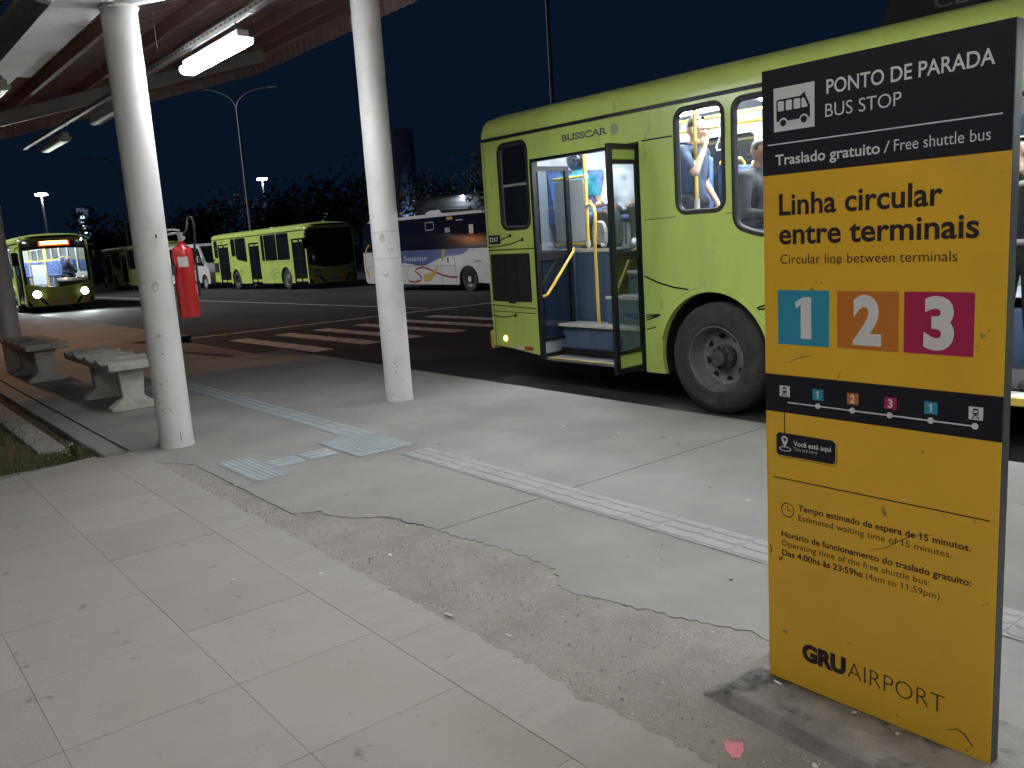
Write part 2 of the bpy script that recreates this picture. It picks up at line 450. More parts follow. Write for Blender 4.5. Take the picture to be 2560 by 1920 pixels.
while x > -7.3:
    L_ = 1.9 if k % 2 else 1.55; xa = max(-7.45, x - L_)
    edge = jagline([(xa + .0012, 1.855), (x - .0012, 1.855)], .014, .035, 50 + k)
    edge = [(p[0], p[1] - (.05 * max(0, 1 - abs((p[0] + 2.05) / .09)))) for p in edge]
    MB().plate([(x - .0012, 1.5762), (xa + .0012, 1.5762)] + edge, [], lambda a, b_, d: (a, b_, .0004 - d), depth=.06).build('border_slab', 'border_concrete', pavement)
    x -= L_; k += 1
import mathutils
nz = lambda x, y: mathutils.noise.fractal((x * 7, y * 7, 0), .8, 2, 4)
gravel = MB().grid(lambda x, y: (x, y, -.0045 + .0045 * nz(x, y)), linsp(-7.1, 9, 320), linsp(1.80, 2.72, 26)).build('gravel_strip', 'gravel_bed'); tag(gravel, kind='structure')
b = MB(); rr = random.Random(11)
for i in range(6200):
    x = rr.uniform(-6.9, .6); y = rr.uniform(1.86, 2.05 if x < -4.8 else 2.45)
    r_ = rr.choice((.002, .002, .003, .003, .004, .005, .0075, .011)) * rr.uniform(.6, 1.1); z = -.006; a = rr.uniform(0, 6)
    vs = [(x + r_ * math.cos(a + q) * rr.uniform(.7, 1.3), y + r_ * math.sin(a + q) * rr.uniform(.7, 1.3), z) for q in (0, 1.57, 3.14, 4.71)] + [(x, y, z + r_ * 1.1)]
    b.add(vs, [(0, 1, 4), (1, 2, 4), (2, 3, 4), (3, 0, 4)])
tag(b.build('loose_gravel', 'pebble', smooth=False), 'loose pale gravel scattered over the worn strip beside the pavement', 'gravel', kind='stuff')

# open cracks where the platform concrete has broken away
def crack_strip(pts, w, seed):
    rq = random.Random(seed); b = MB(); n = len(pts); vs = []
    for i, p in enumerate(pts):
        a = pts[max(0, i - 1)]; c = pts[min(n - 1, i + 1)]; t = Vector((c[0] - a[0], c[1] - a[1])).normalized(); ww = w * rq.uniform(.15, 1.0)
        vs += [(p[0] - t.y * ww, p[1] + t.x * ww, .0012), (p[0] + t.y * ww, p[1] - t.x * ww, .0008)]
    b.add(vs, [(2 * i, 2 * i + 1, 2 * i + 3, 2 * i + 2) for i in range(n - 1)]); b.build('crack', 'litter_dark', platform, smooth=False)
crack_strip(crack2[4:20], .007, 1); crack_strip([p for p in crack2 if -6.4 < p[0] < -4.7], .004, 2); crack_strip(crack[10:24], .003, 3); crack_strip(jagline([(-8.1, 1.822), (-11.2, 1.80)], .004, .12, 8), .004, 4)
# tactile paving, 25 cm tiles
def bar_tile():
    b = MB().box(.0015, .2485, .0015, .2485, 0, .003)
    for k in range(3):
        y = .042 + k * .083
        b.add([(p[0], p[1], .003) for p in rrect(.006, y - .029, .244, y + .029, .028, 4)] + [(p[0], p[1], .0085) for p in inset(rrect(.006, y - .029, .244, y + .029, .028, 4), .006)],
              [(i, (i + 1) % 20, 20 + (i + 1) % 20, 20 + i) for i in range(20)] + [tuple(range(20, 40))])
    return b.mesh('tactile_tile', 'tactile')
def dot_tile():
    b = MB().box(.0015, .2485, .0015, .2485, 0, .003)
    for i in range(6):
        for j in range(6):
            b.lathe([(.0135, .003), (.009, .0085)], (.023 + i * .041, .023 + j * .041, 0), n=8)
    return b.mesh('tactile_tile', 'tactile')
tact = empty('tactile_path'); tag(tact, kind='structure')
tb, td = bar_tile(), dot_tile(); tg = tb.copy(); tg.materials.clear(); tg.materials.append(MAT('tactile_grey'))
x = 3.0
while x > -20:
    xa = x - .25
    if not (-6.46 < xa < -5.72) and zplat(xa) == 0 and not (xa < -12.9): inst(tb if xa < -5.7 else tg, 'tactile_tile', tact, (xa, 3.23, .0015 + rng.uniform(0, .001)))
    x -= .25
for i in range(3):
    for j in range(2): inst(td, 'tactile_tile', tact, (-6.44 + i * .25, 2.98 + j * .25, .0025))
    inst(td, 'tactile_tile', tact, (-6.43 + i * .25, 2.165, .0025))
for j in range(2):
    o = inst(tb, 'tactile_tile', tact, (-5.92, 2.425 + j * .27, .0025), PI / 2)

# grass and weeds in the planter
def blade(b, x, y, z, h, lean, w, rr):
    a = rr.uniform(0, 2 * PI); dx, dy = math.cos(a), math.sin(a); l = lean * h
    p = [(x - dy * w, y + dx * w, z), (x + dy * w, y - dx * w, z), (x + dx * l * .35 + dy * w * .7, y + dy * l * .35 - dx * w * .7, z + h * .6), (x + dx * l * .35 - dy * w * .7, y + dy * l * .35 + dx * w * .7, z + h * .6), (x + dx * l, y + dy * l, z + h)]
    b.add(p, [(0, 1, 2, 3), (3, 2, 4)], rr.choice((0, 0, 1)))
b = MB(); rr = random.Random(5)
for (cx, cy, sx, sy, n, h) in ((-7.74, 1.50, .14, .13, 420, .10), (-7.95, 1.25, .22, .10, 300, .07), (-7.72, 1.05, .16, .2, 260, .075), (-7.55, .88, .10, .12, 120, .06), (-9.6, 1.0, .8, .2, 900, .09), (-9.2, .4, 1.2, .5, 900, .08), (-12, 1.1, 1.6, .15, 500, .07), (-8.0, 0, .4, .8, 500, .06), (-10.5, 1.56, 2.2, .02, 120, .04)):
    for i in range(n):
        blade(b, cx + rr.gauss(0, sx), cy + rr.gauss(0, sy), -.06, h * rr.uniform(.4, 1.3), rr.uniform(.1, .9), rr.uniform(.002, .004), rr)
b.v = [(max(-60, min(p[0], -7.42 - .25 * (p[1] - .85))), p[1], p[2]) if p[1] < 1.62 else (p[0], 1.615, p[2]) for p in b.v]
tag(b.build('grass', ['grass', 'dry_grass'], smooth=False, recalc=False), 'patchy grass growing in the planter beside the pavement edge', 'grass', kind='stuff')
wd = empty('weed', (-7.86, 1.46, -.055)); tag(wd, 'low leafy green weed clump with small pale flowers at planter corner', 'weed')
b = MB(); fl = MB()
for i in range(230):
    a = rr.uniform(0, 2 * PI); r_ = abs(rr.gauss(0, .085)); h = max(.02, .125 - r_ * .5) * rr.uniform(.4, 1.15); L_ = rr.uniform(.018, .038); w = L_ * .38
    c = Vector((r_ * math.cos(a), r_ * math.sin(a), h)); d = Vector((math.cos(a + rr.uniform(-1, 1)), math.sin(a + rr.uniform(-1, 1)), rr.uniform(-.4, .6))).normalized(); s = d.cross(Vector((0, 0, 1))).normalized()
    b.add([c, c + d * L_ * .5 + s * w, c + d * L_, c + d * L_ * .5 - s * w], [(0, 1, 2, 3)])
    if i % 9 == 0: fl.ball(tuple(c + Vector((0, 0, .02))), .006, 6, 4)
    if i % 5 == 0: b.tube([(0, 0, 0), tuple(c * .5), tuple(c)], .0018, 4)
b.build('foliage', 'leaf', wd, smooth=False, recalc=False); fl.build('blossoms', 'litter_white', wd)
# ---------------------------------------------------------------- bus stop totem
SX, SY = -1.642, 2.344
fr = lambda u, v, n: (SX + u, SY - n, v)
def inv(poly_s, u0, v1, w, h, eps):   # icon polygon (s right, t down) -> points on the panel
    return [fr(u0 + s * w, v1 - t * h, eps) for s, t in poly_s]
base = MB()
base.hexa([(SX - .16, 2.135, -.02), (SX + .9, 2.06, -.02), (SX + .95, 2.66, -.02), (SX - .17, 2.62, -.02)], [(SX - .055, 2.165, .042), (SX + .86, 2.10, .046), (SX + .9, 2.6, .046), (SX - .075, 2.58, .042)])
totem = empty('bus_stop_totem', (0, 0, 0)); tag(totem, 'tall black and yellow bus stop information totem on concrete footing', 'sign')
pmat('footing', (.23, .215, .2), .85, var=.3, vs=7, bump=.7, bs=70, fine=.25, spots=(6, .55, .1, (.07, .068, .07)))
base.build('footing', 'footing', totem, bevel=.008)
MB().box(SX, SX + .722, SY + .002, SY + .048, .03, 2.032).build('cabinet', 'dark_steel', totem, bevel=.003)
def panel(u0, u1, v0, v1, mat, name='panel', eps=0., d=.004, parent=totem):
    return MB().box(SX + u0, SX + u1, SY - eps, SY - eps + d, v0, v1).build(name, mat, parent)
panel(.001, .721, 1.7205, 2.031, 'sign_dark'); panel(.001, .721, 1.0985, 1.7195, 'sign_yellow'); panel(.001, .721, .9765, 1.0975, 'sign_dark'); panel(.001, .721, .046, .9755, 'sign_yellow')
T = lambda *a, **k: lettering(*a[:5], a[5], totem, fr, **k)
T('PONTO DE PARADA', .219, .676, 1.932, .0385, 'sign_white', off=.012, shear=0)
T('BUS STOP', .215, .440, 1.868, .0365, 'sign_white', off=-.003)
panel(.020, .697, 1.809, 1.8125, 'sign_white', 'rule', eps=.0012, d=.0012)
T('Traslado gratuito', .047, .381, 1.7485, .030, 'sign_white', off=.016)
T('/', .392, .409, 1.7485, .031, 'sign_white', off=-.004)
T('Free shuttle bus', .421, .671, 1.7505, .030, 'sign_white', off=-.002)
T('Linha circular', .058, .556, 1.598, .0615, 'sign_ink', off=.02)
T('entre terminais', .057, .650, 1.510, .0615, 'sign_ink', off=.02)
T('Circular line between terminals', .061, .597, 1.449, .0285, 'sign_ink', off=-.004)
def figure_one(u0, u1, v0, v1, w, eps):
    h = v1 - v0; b = MB(); b.plate([(u1 - w, v0), (u1, v0), (u1, v1), (u1 - w * .75, v1), (u0, v1 - h * .13), (u0 + h * .03, v1 - h * .27), (u1 - w, v1 - h * .19)], [], lambda a, c, d: fr(a, c, eps)); b.build('lettering', 'sign_white', totem, smooth=False)
for u0, u1, d, m, g0, g1 in ((.050, .2265, '1', 'sign_blue', .105, .166), (.253, .4405, '2', 'sign_orange', .304, .391), (.456, .644, '3', 'sign_crimson', .512, .594)):
    panel(u0, u1, 1.197, 1.3675, m, 'number_tile', eps=.0012, d=.0012)
    if d == '1': figure_one(.112, .168, 1.218, 1.347, .036, .0026)
    else: T(d, g0, g1, 1.218, .129, 'sign_white', off=.045, eps=.0026)
# bus pictogram
IU, IV, IW, IH = .043, 1.974, .137, .127
panel(IU, IU + IW, IV - IH, IV, 'sign_white', 'pictogram', eps=.0012, d=.0012)
def flatpoly(polys, eps, mat, name):
    b = MB()
    for p in polys: b.plate(p, [], lambda s, t, d: fr(IU + s * IW, IV - t * IH, eps))
    return b.build(name, mat, totem, smooth=False)
circ = lambda cx, cy, r, n=20, k=1.: [(cx + r * math.cos(2 * PI * i / n), cy + k * r * math.sin(2 * PI * i / n)) for i in range(n)]
flatpoly([[(.07, .33), (.09, .28), (.12, .27), (.66, .265), (.775, .185), (.79, .26), (.90, .50), (.90, .765), (.86, .77), (.62, .775), (.35, .775), (.13, .77), (.07, .77)]], .002, 'sign_dark', 'pictogram')
flatpoly([rrect(.11, .31, .265, .54, .03, 3), rrect(.31, .31, .465, .54, .03, 3), rrect(.505, .31, .67, .54, .03, 3), rpoly([(.70, .32), (.765, .32), (.855, .53), (.70, .54)], .03), circ(.245, .80, .105), circ(.755, .79, .11)], .0027, 'sign_white', 'pictogram')
flatpoly([circ(.245, .815, .075)], .0034, 'sign_dark', 'pictogram'); flatpoly([circ(.755, .80, .078)], .0034, 'sign_dark', 'pictogram')
# route line with stops
panel(.082, .656, 1.0085, 1.0125, 'sign_white', 'route_line', eps=.0012, d=.0012)
for u in (.189, .303, .418, .536, .654):
    MB().lathe([(.0088, 0), (.0088, .0012)], fr(u, 1.0112, .0024), 'y', 20).build('route_stop', 'sign_white', totem)
for u, d, m in ((.171, '1', 'sign_blue'), (.286, '2', 'sign_orange'), (.402, '3', 'sign_crimson'), (.518, '1', 'sign_blue')):
    panel(u, u + .0355, 1.0295, 1.0635, m, 'number_tile', eps=.0012, d=.0012)
    if d == '1': figure_one(u + .0115, u + .0215, 1.0345, 1.058, .0055, .0026)
    else: T(d, u + .0105, u + .0255, 1.0345, .0235, 'sign_white', off=.03, eps=.0026)
for u in (.0535, .6365):
    panel(u, u + .0365, 1.0285, 1.0635, 'sign_white', 'train_pictogram', eps=.0012, d=.0012)
    IU, IV, IW, IH = u, 1.0635, .0365, .035
    flatpoly([rrect(.30, .12, .70, .70, .12, 3), [(.34, .72), (.42, .72), (.30, .93), (.2, .93)], [(.58, .72), (.66, .72), (.80, .93), (.70, .93)], [(.3, .82), (.7, .82), (.7, .86), (.3, .86)]], .002, 'sign_dark', 'train_pictogram')
    flatpoly([rrect(.36, .26, .64, .44, .05, 3), circ(.40, .58, .045, 10), circ(.60, .58, .045, 10)], .0027, 'sign_white', 'train_pictogram')
# you-are-here flag
panel(.0685, .0715, .908, .9765, 'sign_ink', 'flag_line', eps=.0012, d=.0012)
IU, IV, IW, IH = 0, 0, 1, -1
rr_ = lambda u0, v0, u1, v1, r: rrect(u0, v0, u1, v1, r, 4)
b = MB(); b.plate(rr_(.047, .828, .254, .903, .013), [rr_(.0485, .8295, .2525, .9015, .012)], lambda a, c, d: fr(a, c, .0012)); b.build('flag_outline', 'sign_ink', totem, smooth=False)
b = MB(); b.plate(rr_(.040, .834, .248, .909, .013), [], lambda a, c, d: fr(a, c, .0016)); b.build('flag', 'sign_dark', totem, smooth=False)
b = MB(); pin = [(.071, .861)] + [(.071 + .012 * math.cos(R(a)), .888 + .012 * math.sin(R(a))) for a in range(-20, 201, 20)]
b.plate(pin, [circ(.071, .888, .0055, 14)], lambda a, c, d: fr(a, c, .0024)); b.plate(circ(.0725, .857, .0225, 24, .36), [circ(.0725, .857, .0185, 24, .3)], lambda a, c, d: fr(a, c, .0023)); b.build('location_pin', 'sign_white', totem, smooth=False)
T('Você está aqui', .103, .234, .8725, .0155, 'sign_white', off=.018, eps=.0026)
T('You are here', .104, .187, .8565, .0125, 'sign_white', off=-.012, eps=.0026)
panel(.025, .699, .7545, .7575, 'sign_ink', 'rule', eps=.0012, d=.0012)
b = MB(); b.plate(circ(.079, .652, .0245, 32), [circ(.079, .652, .0215, 32)], lambda a, c, d: fr(a, c, .0014)); b.plate([(.0775, .650), (.0915, .650), (.0915, .6527), (.0803, .6527), (.0803, .668), (.0775, .668)], [], lambda a, c, d: fr(a, c, .0014)); b.build('clock_pictogram', 'sign_ink', totem, smooth=False)
T('Tempo estimado de espera de 15 minutos.', .118, .653, .6585, .0195, 'sign_ink', off=.016)
T('Estimated waiting time of 15 minutes.', .118, .602, .6255, .0195, 'sign_ink', off=-.004)
T('Horário de funcionamento do traslado gratuito:', .055, .657, .5575, .0195, 'sign_ink', off=.016)
T('Operating time of the free shuttle bus:', .055, .542, .526, .0195, 'sign_ink', off=-.004)
T('Das 4:00hs às 23:59hs', .056, .338, .493, .0195, 'sign_ink', off=.016)
T('(4am to 11:59pm).', .349, .579, .493, .0195, 'sign_ink', off=-.004)
T('GRU', .129, .285, .150, .053, 'sign_ink', off=.062)
T('AIRPORT', .291, .592, .1455, .056, 'sign_ink', off=-.018)
def scratch(pts, w):
    b = MB(); n = len(pts)
    vs = []
    for i, (u, v) in enumerate(pts):
        a = pts[max(0, i - 1)]; c = pts[min(n - 1, i + 1)]; t = Vector((c[0] - a[0], c[1] - a[1])).normalized(); ww = w * math.sin(PI * (i + .35) / (n - .3))
        vs += [fr(u - t.y * ww, v + t.x * ww, .0011), fr(u + t.y * ww, v - t.x * ww, .0011)]
    b.add(vs, [(2 * i, 2 * i + 1, 2 * i + 3, 2 * i + 2) for i in range(n - 1)]); b.build('scratch', 'scratch', totem, smooth=False)
scratch([(.086, 1.137), (.105, 1.149), (.13, 1.159), (.158, 1.165), (.172, 1.169)], .0013); scratch([(.248, 1.098), (.256, 1.107), (.261, 1.118), (.264, 1.127)], .001)
scratch([(.34, .571), (.37, .592), (.41, .606), (.45, .638), (.49, .663), (.53, .676), (.57, .682)], .0012); scratch([(.232, 1.347), (.226, 1.342), (.238, 1.352)], .0006)
scratch([(.305, 1.22), (.303, 1.25), (.307, 1.285), (.303, 1.31)], .0008); scratch([(.012, .52), (.016, .50), (.012, .485)], .003); scratch([(.044, .484), (.050, .474), (.054, .48), (.058, .486)], .0045)
scratch([(.60, .10), (.63, .115), (.65, .108), (.67, .085), (.675, .075)], .003); scratch([(.655, .065), (.66, .058)], .003); scratch([(.45, .085), (.456, .08)], .003)
# ---------------------------------------------------------------- bus shelter canopy
canopy = empty('shelter_canopy', (-7.4, 2.2, 0)); tag(canopy, 'long bus shelter canopy with round white pillars and red corrugated roof', 'canopy')
def cpart(b, name, mat, **k):
    b.xf(Matrix.Translation((7.4, -2.2, 0))); return b.build(name, mat, canopy, **k)
XE, YF = -15.76, 6.9
zf = lambda y: 3.521 + .285 * (y - 2.6)      # lower edge of the end fascia
zr = lambda y: 3.53 + .285 * (y - 2.2)       # underside of the rafters
PX = (-14.92, -7.42, .1, 7.6)
for x in PX:
    cpart(MB().lathe([(.142, -.02), (.139, .02), (.1365, .05), (.136, 3.50), (.15, 3.503), (.15, 3.52)], (x + .02, 2.18, 0), n=40), 'pillar', 'white_paint')
    cpart(MB().lathe([(.142, -.02), (.139, .02), (.1365, .05), (.136, zr(4.43))], (x - .05, 4.435, 0), n=40), 'pillar', 'white_paint')
    b = MB(); b.beam((x, 2.08, zr(2.08) + .1), (x, 6.72, zr(6.72) + .1), .12, .2); cpart(b, 'rafter', 'steel_white', bevel=.006)
    b = MB(); b.beam((x, 1.74, zr(2.08) + .1), (x, -2.2, zr(2.08) + .1 + .285 * 3.94), .12, .2); cpart(b, 'rafter', 'steel_white', bevel=.006)
# marks on the two pillars nearest the stop: joint rings, plaster patches, scuffs
def mark(cx, cy, ang, z, w, h, mat, nm='scuff'):
    b = MB(); r0 = .1372; a0 = R(ang); n = 7
    pts = [(ang + math.degrees(w / r0) * math.cos(2 * PI * k / 12) * rng.uniform(.75, 1.15), z + h * math.sin(2 * PI * k / 12) * rng.uniform(.75, 1.15)) for k in range(12)]
    b.add([(cx + r0 * math.cos(R(a)), cy + r0 * math.sin(R(a)), zz) for a, zz in pts], [tuple(range(12))]); cpart(b, nm, mat, smooth=False)
pmat('plaster', (.52, .51, .48), .8, var=.15, vs=30)
for (cx, cy, ms) in ((-7.40, 2.18, ((-30, .95, .02, .02, 'plaster'), (-25, .80, .012, .004, 'litter_dark'), (5, 1.75, .008, .02, 'litter_dark'), (-2, .10, .003, .05, 'litter_dark'), (-50, .55, .03, .012, 'plaster'), (-38, .33, .05, .02, 'plaster'), (-20, 1.35, .03, .05, 'plaster'), (-60, .4, .006, .005, 'litter_dark'))),
                     (-7.47, 4.435, ((-45, 1.28, .034, .034, 'plaster'), (-52, .72, .012, .004, 'litter_dark'), (-30, .36, .006, .006, 'litter_dark'), (-38, .39, .008, .006, 'litter_dark'), (-36, .31, .007, .006, 'litter_dark'), (-10, .22, .005, .004, 'litter_dark'), (-44, 1.62, .03, .05, 'plaster'), (-15, 1.5, .03, .03, 'plaster'), (-60, .08, .010, .004, 'litter_dark')))):
    for a, z, w, h, m_ in ms: mark(cx, cy, a, z, w, h, m_)
for z in (1.42, 1.68): cpart(MB().lathe([(.1362, z), (.1378, z + .002), (.1378, z + .006), (.1362, z + .008)], (-7.47, 4.435, 0), n=40, caps=False), 'joint_ring', 'plaster')
# box gutter over the inner pillars
def gutter(x0, x1, y0, y1, z, h):
    b = MB()
    for (ya, yb, za, zb) in ((y0, y1, z, z + .012), (y0, y0 + .012, z + .012, z + h), (y1 - .012, y1, z + .012, z + h), (y1, y1 + .03, z + h - .02, z + h), (y0 - .03, y0, z + h - .02, z + h)): b.box(x0, x1, ya, yb, za, zb)
    cpart(b, 'gutter', 'steel_white')
gutter(-10.48, 12, 1.72, 2.10, 3.521, .3); gutter(XE + .1, -10.55, 1.80, 2.06, 3.60, .22)
def corr(x0, x1, period, amp, n=8):
    k = int((x1 - x0) / period * n); out = []
    for i in range(k + 1):
        t = (i % n) / n; s = (0 if t < .25 else (t - .25) / .125 if t < .375 else 1 if t < .75 else 1 - (t - .75) / .125 if t < .875 else 0)
        out.append((x0 + (x1 - x0) * i / k, amp * s))
    return out
prof = corr(XE - .05, 12, .235, .035)
b = MB(); b.add([(x, y, zf(y) + .50 + dz) for y in (2.14, 7.0) for x, dz in prof], [(i, i + 1, len(prof) + i + 1, len(prof) + i) for i in range(len(prof) - 1)]); cpart(b, 'roof_sheet', 'roof_sheet', smooth=False)
b = MB(); b.add([(x, y, zf(2.14) + .50 + dz + .285 * (1.70 - y)) for y in (1.70, -2.4) for x, dz in prof], [(i, i + 1, len(prof) + i + 1, len(prof) + i) for i in range(len(prof) - 1)]); cpart(b, 'roof_sheet', 'roof_olive', smooth=False)
for y in (2.75, 3.75, 4.75, 5.75, 6.55):
    z = zf(y) + .50 - .005; b = MB(); b.box(XE + .05, 12, y - .03, y + .03, z - .16, z); cpart(b, 'purlin', 'steel_red', bevel=.004)
for y in (1.2, .2, -.8, -1.8):
    z = zf(2.14) + .50 + .285 * (1.70 - y) - .005; b = MB(); b.box(XE + .05, 12, y - .03, y + .03, z - .16, z); cpart(b, 'purlin', 'roof_olive', bevel=.004)
# ribbed fascia, seen from inside: end wall and road side
pe = corr(2.12, YF, .21, .022)
b = MB(); m = len(pe); b.add([(XE - d, y + .28 * .03, zf(y)) for y, d in pe] + [(XE - d, y - .14, zf(y) + .60) for y, d in pe], [(i, i + 1, m + i + 1, m + i) for i in range(m - 1)]); cpart(b, 'fascia_panel', 'fascia', smooth=False)
pe = corr(XE, 12, .21, .022); m = len(pe)
b = MB(); b.add([(x, YF + d, zf(YF)) for x, d in pe] + [(x, YF + d, zf(YF) + .60) for x, d in pe], [(i, i + 1, m + i + 1, m + i) for i in range(m - 1)]); cpart(b, 'fascia_panel', 'fascia', smooth=False)
b = MB(); b.beam((XE + .09, 2.15, zf(2.15) + .25), (XE + .09, YF - .05, zf(YF - .05) + .25), .10, .19); cpart(b, 'edge_beam', 'steel_red', bevel=.006)
b = MB(); b.tube([(XE + .1, 2.15, zf(2.15) + .14), (XE + .1, YF - .1, zf(YF - .1) + .14)], .012, 8); cpart(b, 'conduit', 'galv')
b = MB(); b.box(XE + .2, 12, YF - .16, YF - .04, zf(YF) + .2, zf(YF) + .36); cpart(b, 'edge_beam', 'steel_red', bevel=.006)
# cable tray with hangers over the lamp row
TY, TZ = 2.84, 3.335
b = MB()
for (ya, yb, za, zb) in ((-.026, .026, 0, .003), (-.026, -.023, .003, .04), (.023, .026, .003, .04)): b.box(-15.4, 12, TY + ya, TY + yb, TZ + za, TZ + zb)
cpart(b, 'cable_tray', 'galv')
for i in range(60):
    b = MB(); b.box(-9.4 + i * .1, -9.35 + i * .1, TY - .0268, TY - .026, TZ + .014, TZ + .026); cpart(b, 'tray_slot', 'dark_steel', smooth=False)
for x in (-14.6, -12.6, -10.6, -8.62, -6.46, -4.4, -2.4, -.4, 1.6, 3.6):
    b = MB(); b.tube([(x, TY, TZ + .04), (x, TY, zf(TY) + .42)], .004, 6); b.box(x - .03, x + .03, TY - .034, TY + .034, TZ - .006, TZ); cpart(b, 'hanger', 'galv')
# downpipe and boxes at pillar head
b = MB(); b.tube([(-7.65, 2.22, 3.42), (-7.95, 2.30, 3.42), (-8.3, 2.30, 3.42)], .012, 8); b.box(-8.05, -7.9, 2.26, 2.34, 3.38, 3.46); cpart(b, 'conduit', 'lamp_plastic')

# ---------------------------------------------------------------- fluorescent fittings
emat('lamp_cap', (.93, .97, 1), 6)
emat('lamp_warm', (1, .95, .88), 49)
def fitting(x, y, z, lit, label, group=None, warm=False):
    o = empty('fluorescent_light', (x, y, z)); tag(o, label, 'lamp', group)
    MB().prism([(-.045, .001), (-.045, .05), (.045, .05), (.045, .001)], lambda a, b_, d: (d, a, b_), -.63, .63).build('housing', 'lamp_plastic', o)
    pr = [(-.074, -.002), (-.078, -.025), (-.066, -.052), (-.04, -.066), (.04, -.066), (.066, -.052), (.078, -.025), (.074, -.002)]
    MB().prism(pr, lambda a, b_, d: (d, a, b_), -.60, .60).build('diffuser', ('lamp_warm' if warm else 'lamp_lit') if lit else 'lamp_plastic', o)
    for s in (-1, 1):
        MB().prism(pr, lambda a, b_, d: (d, a * 1.01, b_ * 1.01), s * .602, s * .632).build('end_cap', 'lamp_cap' if lit else 'lamp_plastic', o)
        b = MB(); b.tube([(s * .5, 0, .05), (s * .5, 0, .137)], .004, 6); b.build('hook', 'galv', o)
    return o
LZ = 3.2
fitting(-7.25, TY, LZ, True, 'lit fluorescent fitting hanging beside the pillar with the fire extinguisher')
fitting(-10.45, TY, LZ, False, 'unlit fluorescent fitting hanging just behind the fire extinguisher pillar')
fitting(-13.28, TY, LZ, False, 'unlit fluorescent fitting hanging at the end of the canopy over the far bench')
for x, w in ((-4.25, 'above the straight joint of the platform'), (-1.25, 'directly above the bus stop totem'), (1.75, 'one bay past the totem'), (4.75, 'two bays past the totem')): fitting(x, TY, LZ, True, 'lit fluorescent fitting of the outer row ' + w, 'lit lamps of the outer row')
for x, w in ((-3.4, 'towards the planter'), (-.4, 'facing the totem'), (2.6, 'past the totem')): fitting(x, -1.0, 4.2, True, 'lit fluorescent fitting over the square slabs ' + w, 'lit lamps of the inner row', True)
fitting(-11.6, 1.92, 3.53, False, 'unlit fluorescent fitting under the end of the gutter')

# ---------------------------------------------------------------- sodium street lamp beyond the end of the shelter
emat('sodium', (1.0, .42, .10), 900)
pmat('pole_grey', (.10, .105, .115), .5, .3, var=.1)
def street_lamp(x, y, h, reach, rot, label, bulb=None, power=0, col=(1, 1, 1), arms=1, r=.075, double=False, spot=160):
    o = empty('street_lamp', (x, y, zroad(x, y)), rot); tag(o, label, 'street lamp')
    MB().lathe([(r * 1.6, 0), (r * 1.6, .03), (r * 1.15, .05), (r, .8), (r * .6, h - reach * .6)], (0, 0, 0), n=14).build('pole', 'pole_grey', o)
    for s in ((1, -1) if double else (1,)):
        pts = [(s * reach * (1 - math.cos(R(a))), 0, h - reach * .6 + reach * .6 * math.sin(R(a))) for a in range(0, 91, 10)]
        MB().tube(pts, [r * .6 - r * .25 * i / 9 for i in range(10)], 8).build('arm', 'pole_grey', o)
        hx = s * reach
        hd = MB(); hd.prism([(0, -.09), (.25, -.13), (.55, -.11), (.62, 0), (.55, .11), (.25, .13), (0, .09)], lambda a, b_, d: (hx + s * a, b_, h + d), -.03, .06); hb = hd.build('lamp_head', 'pole_grey', o, bevel=.015)
        if bulb:
            MB().ball((hx + s * .36, 0, h - .035), (.14, .08, .05), 10, 6).build('bulb', bulb, o)
            l = bpy.data.lights.new('glow', 'SPOT'); l.energy = power; l.color = col; l.spot_size = R(spot); l.spot_blend = .4; l.shadow_soft_size = .1
            lo = bpy.data.objects.new('glow', l); COL.objects.link(lo); lo.parent = o; lo.location = (hx + s * .36, 0, h - .10)
    return o
street_lamp(-21.5, .6, 8.2, 1.3, R(60), 'curved street lamp with orange sodium light past the shelter end', 'sodium', 380, (1, .64, .46))
# ---------------------------------------------------------------- buses
pmat('bus_green', (.54, .69, .16), .36, var=.07, vs=1.4, coat=.3, spots=(1.3, .54, .25, (.46, .57, .16)), spots2=(5, .66, .10, (.34, .41, .15)), stretch=(1.6, 1.6, .45), bump=.05, bs=2.5)
pmat('bus_black', (.010, .011, .014), .4, var=.1, spec=.35)
pmat('bus_rubber', (.02, .02, .021), .55, var=.1)
pmat('tyre_rubber', (.042, .041, .040), .85, var=.3, vs=6, bump=.3, bs=40, spots=(3.2, .55, .15, (.075, .072, .068)))
pmat('rim_steel', (.20, .195, .185), .6, .4, var=.3, vs=9, spots=(6, .55, .15, (.09, .085, .08)))
pmat('hub_steel', (.10, .10, .105), .5, .5, var=.3, vs=12)
pmat('cabin_grey', (.62, .64, .66), .5, var=.05)
pmat('cabin_wall', (.30, .32, .35), .5, var=.08)
pmat('cabin_floor', (.16, .17, .185), .7, var=.2, vs=12)
pmat('cabin_blue', (.075, .115, .19), .5, var=.3, vs=6, stretch=(1, 1, .15))
pmat('seat_blue', (.055, .10, .25), .75, var=.7, vs=14)
pmat('rail_yellow', (.78, .55, .10), .35, var=.06)
pmat('panel_pale', (.72, .78, .86), .4, var=.03)
pmat('trim_pale', (.62, .60, .52), .5, var=.1, vs=8)
pmat('mask_yellow', (.62, .44, .10), .5, var=.1)
pmat('reflect_red', (.5, .05, .02), .3, var=0)
pmat('reflect_white', (.7, .7, .66), .3, var=0)
pmat('badge_grey', (.45, .47, .47), .35, .3, var=0)
pmat('mesh_dark', (.022, .021, .023), .6, var=.3, vs=15)
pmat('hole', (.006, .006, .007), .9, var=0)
gmat('pane_clear', (.90, .94, .95), .03)
gmat('pane_door', (.46, .52, .58), .10)
pmat('pane_dark', (.012, .015, .018), .06, var=.3, vs=.7, spec=.6)
emat('cabin_lamp', (.90, .96, 1.0), 105)
emat('amber_lamp', (1, .48, .08), 9)
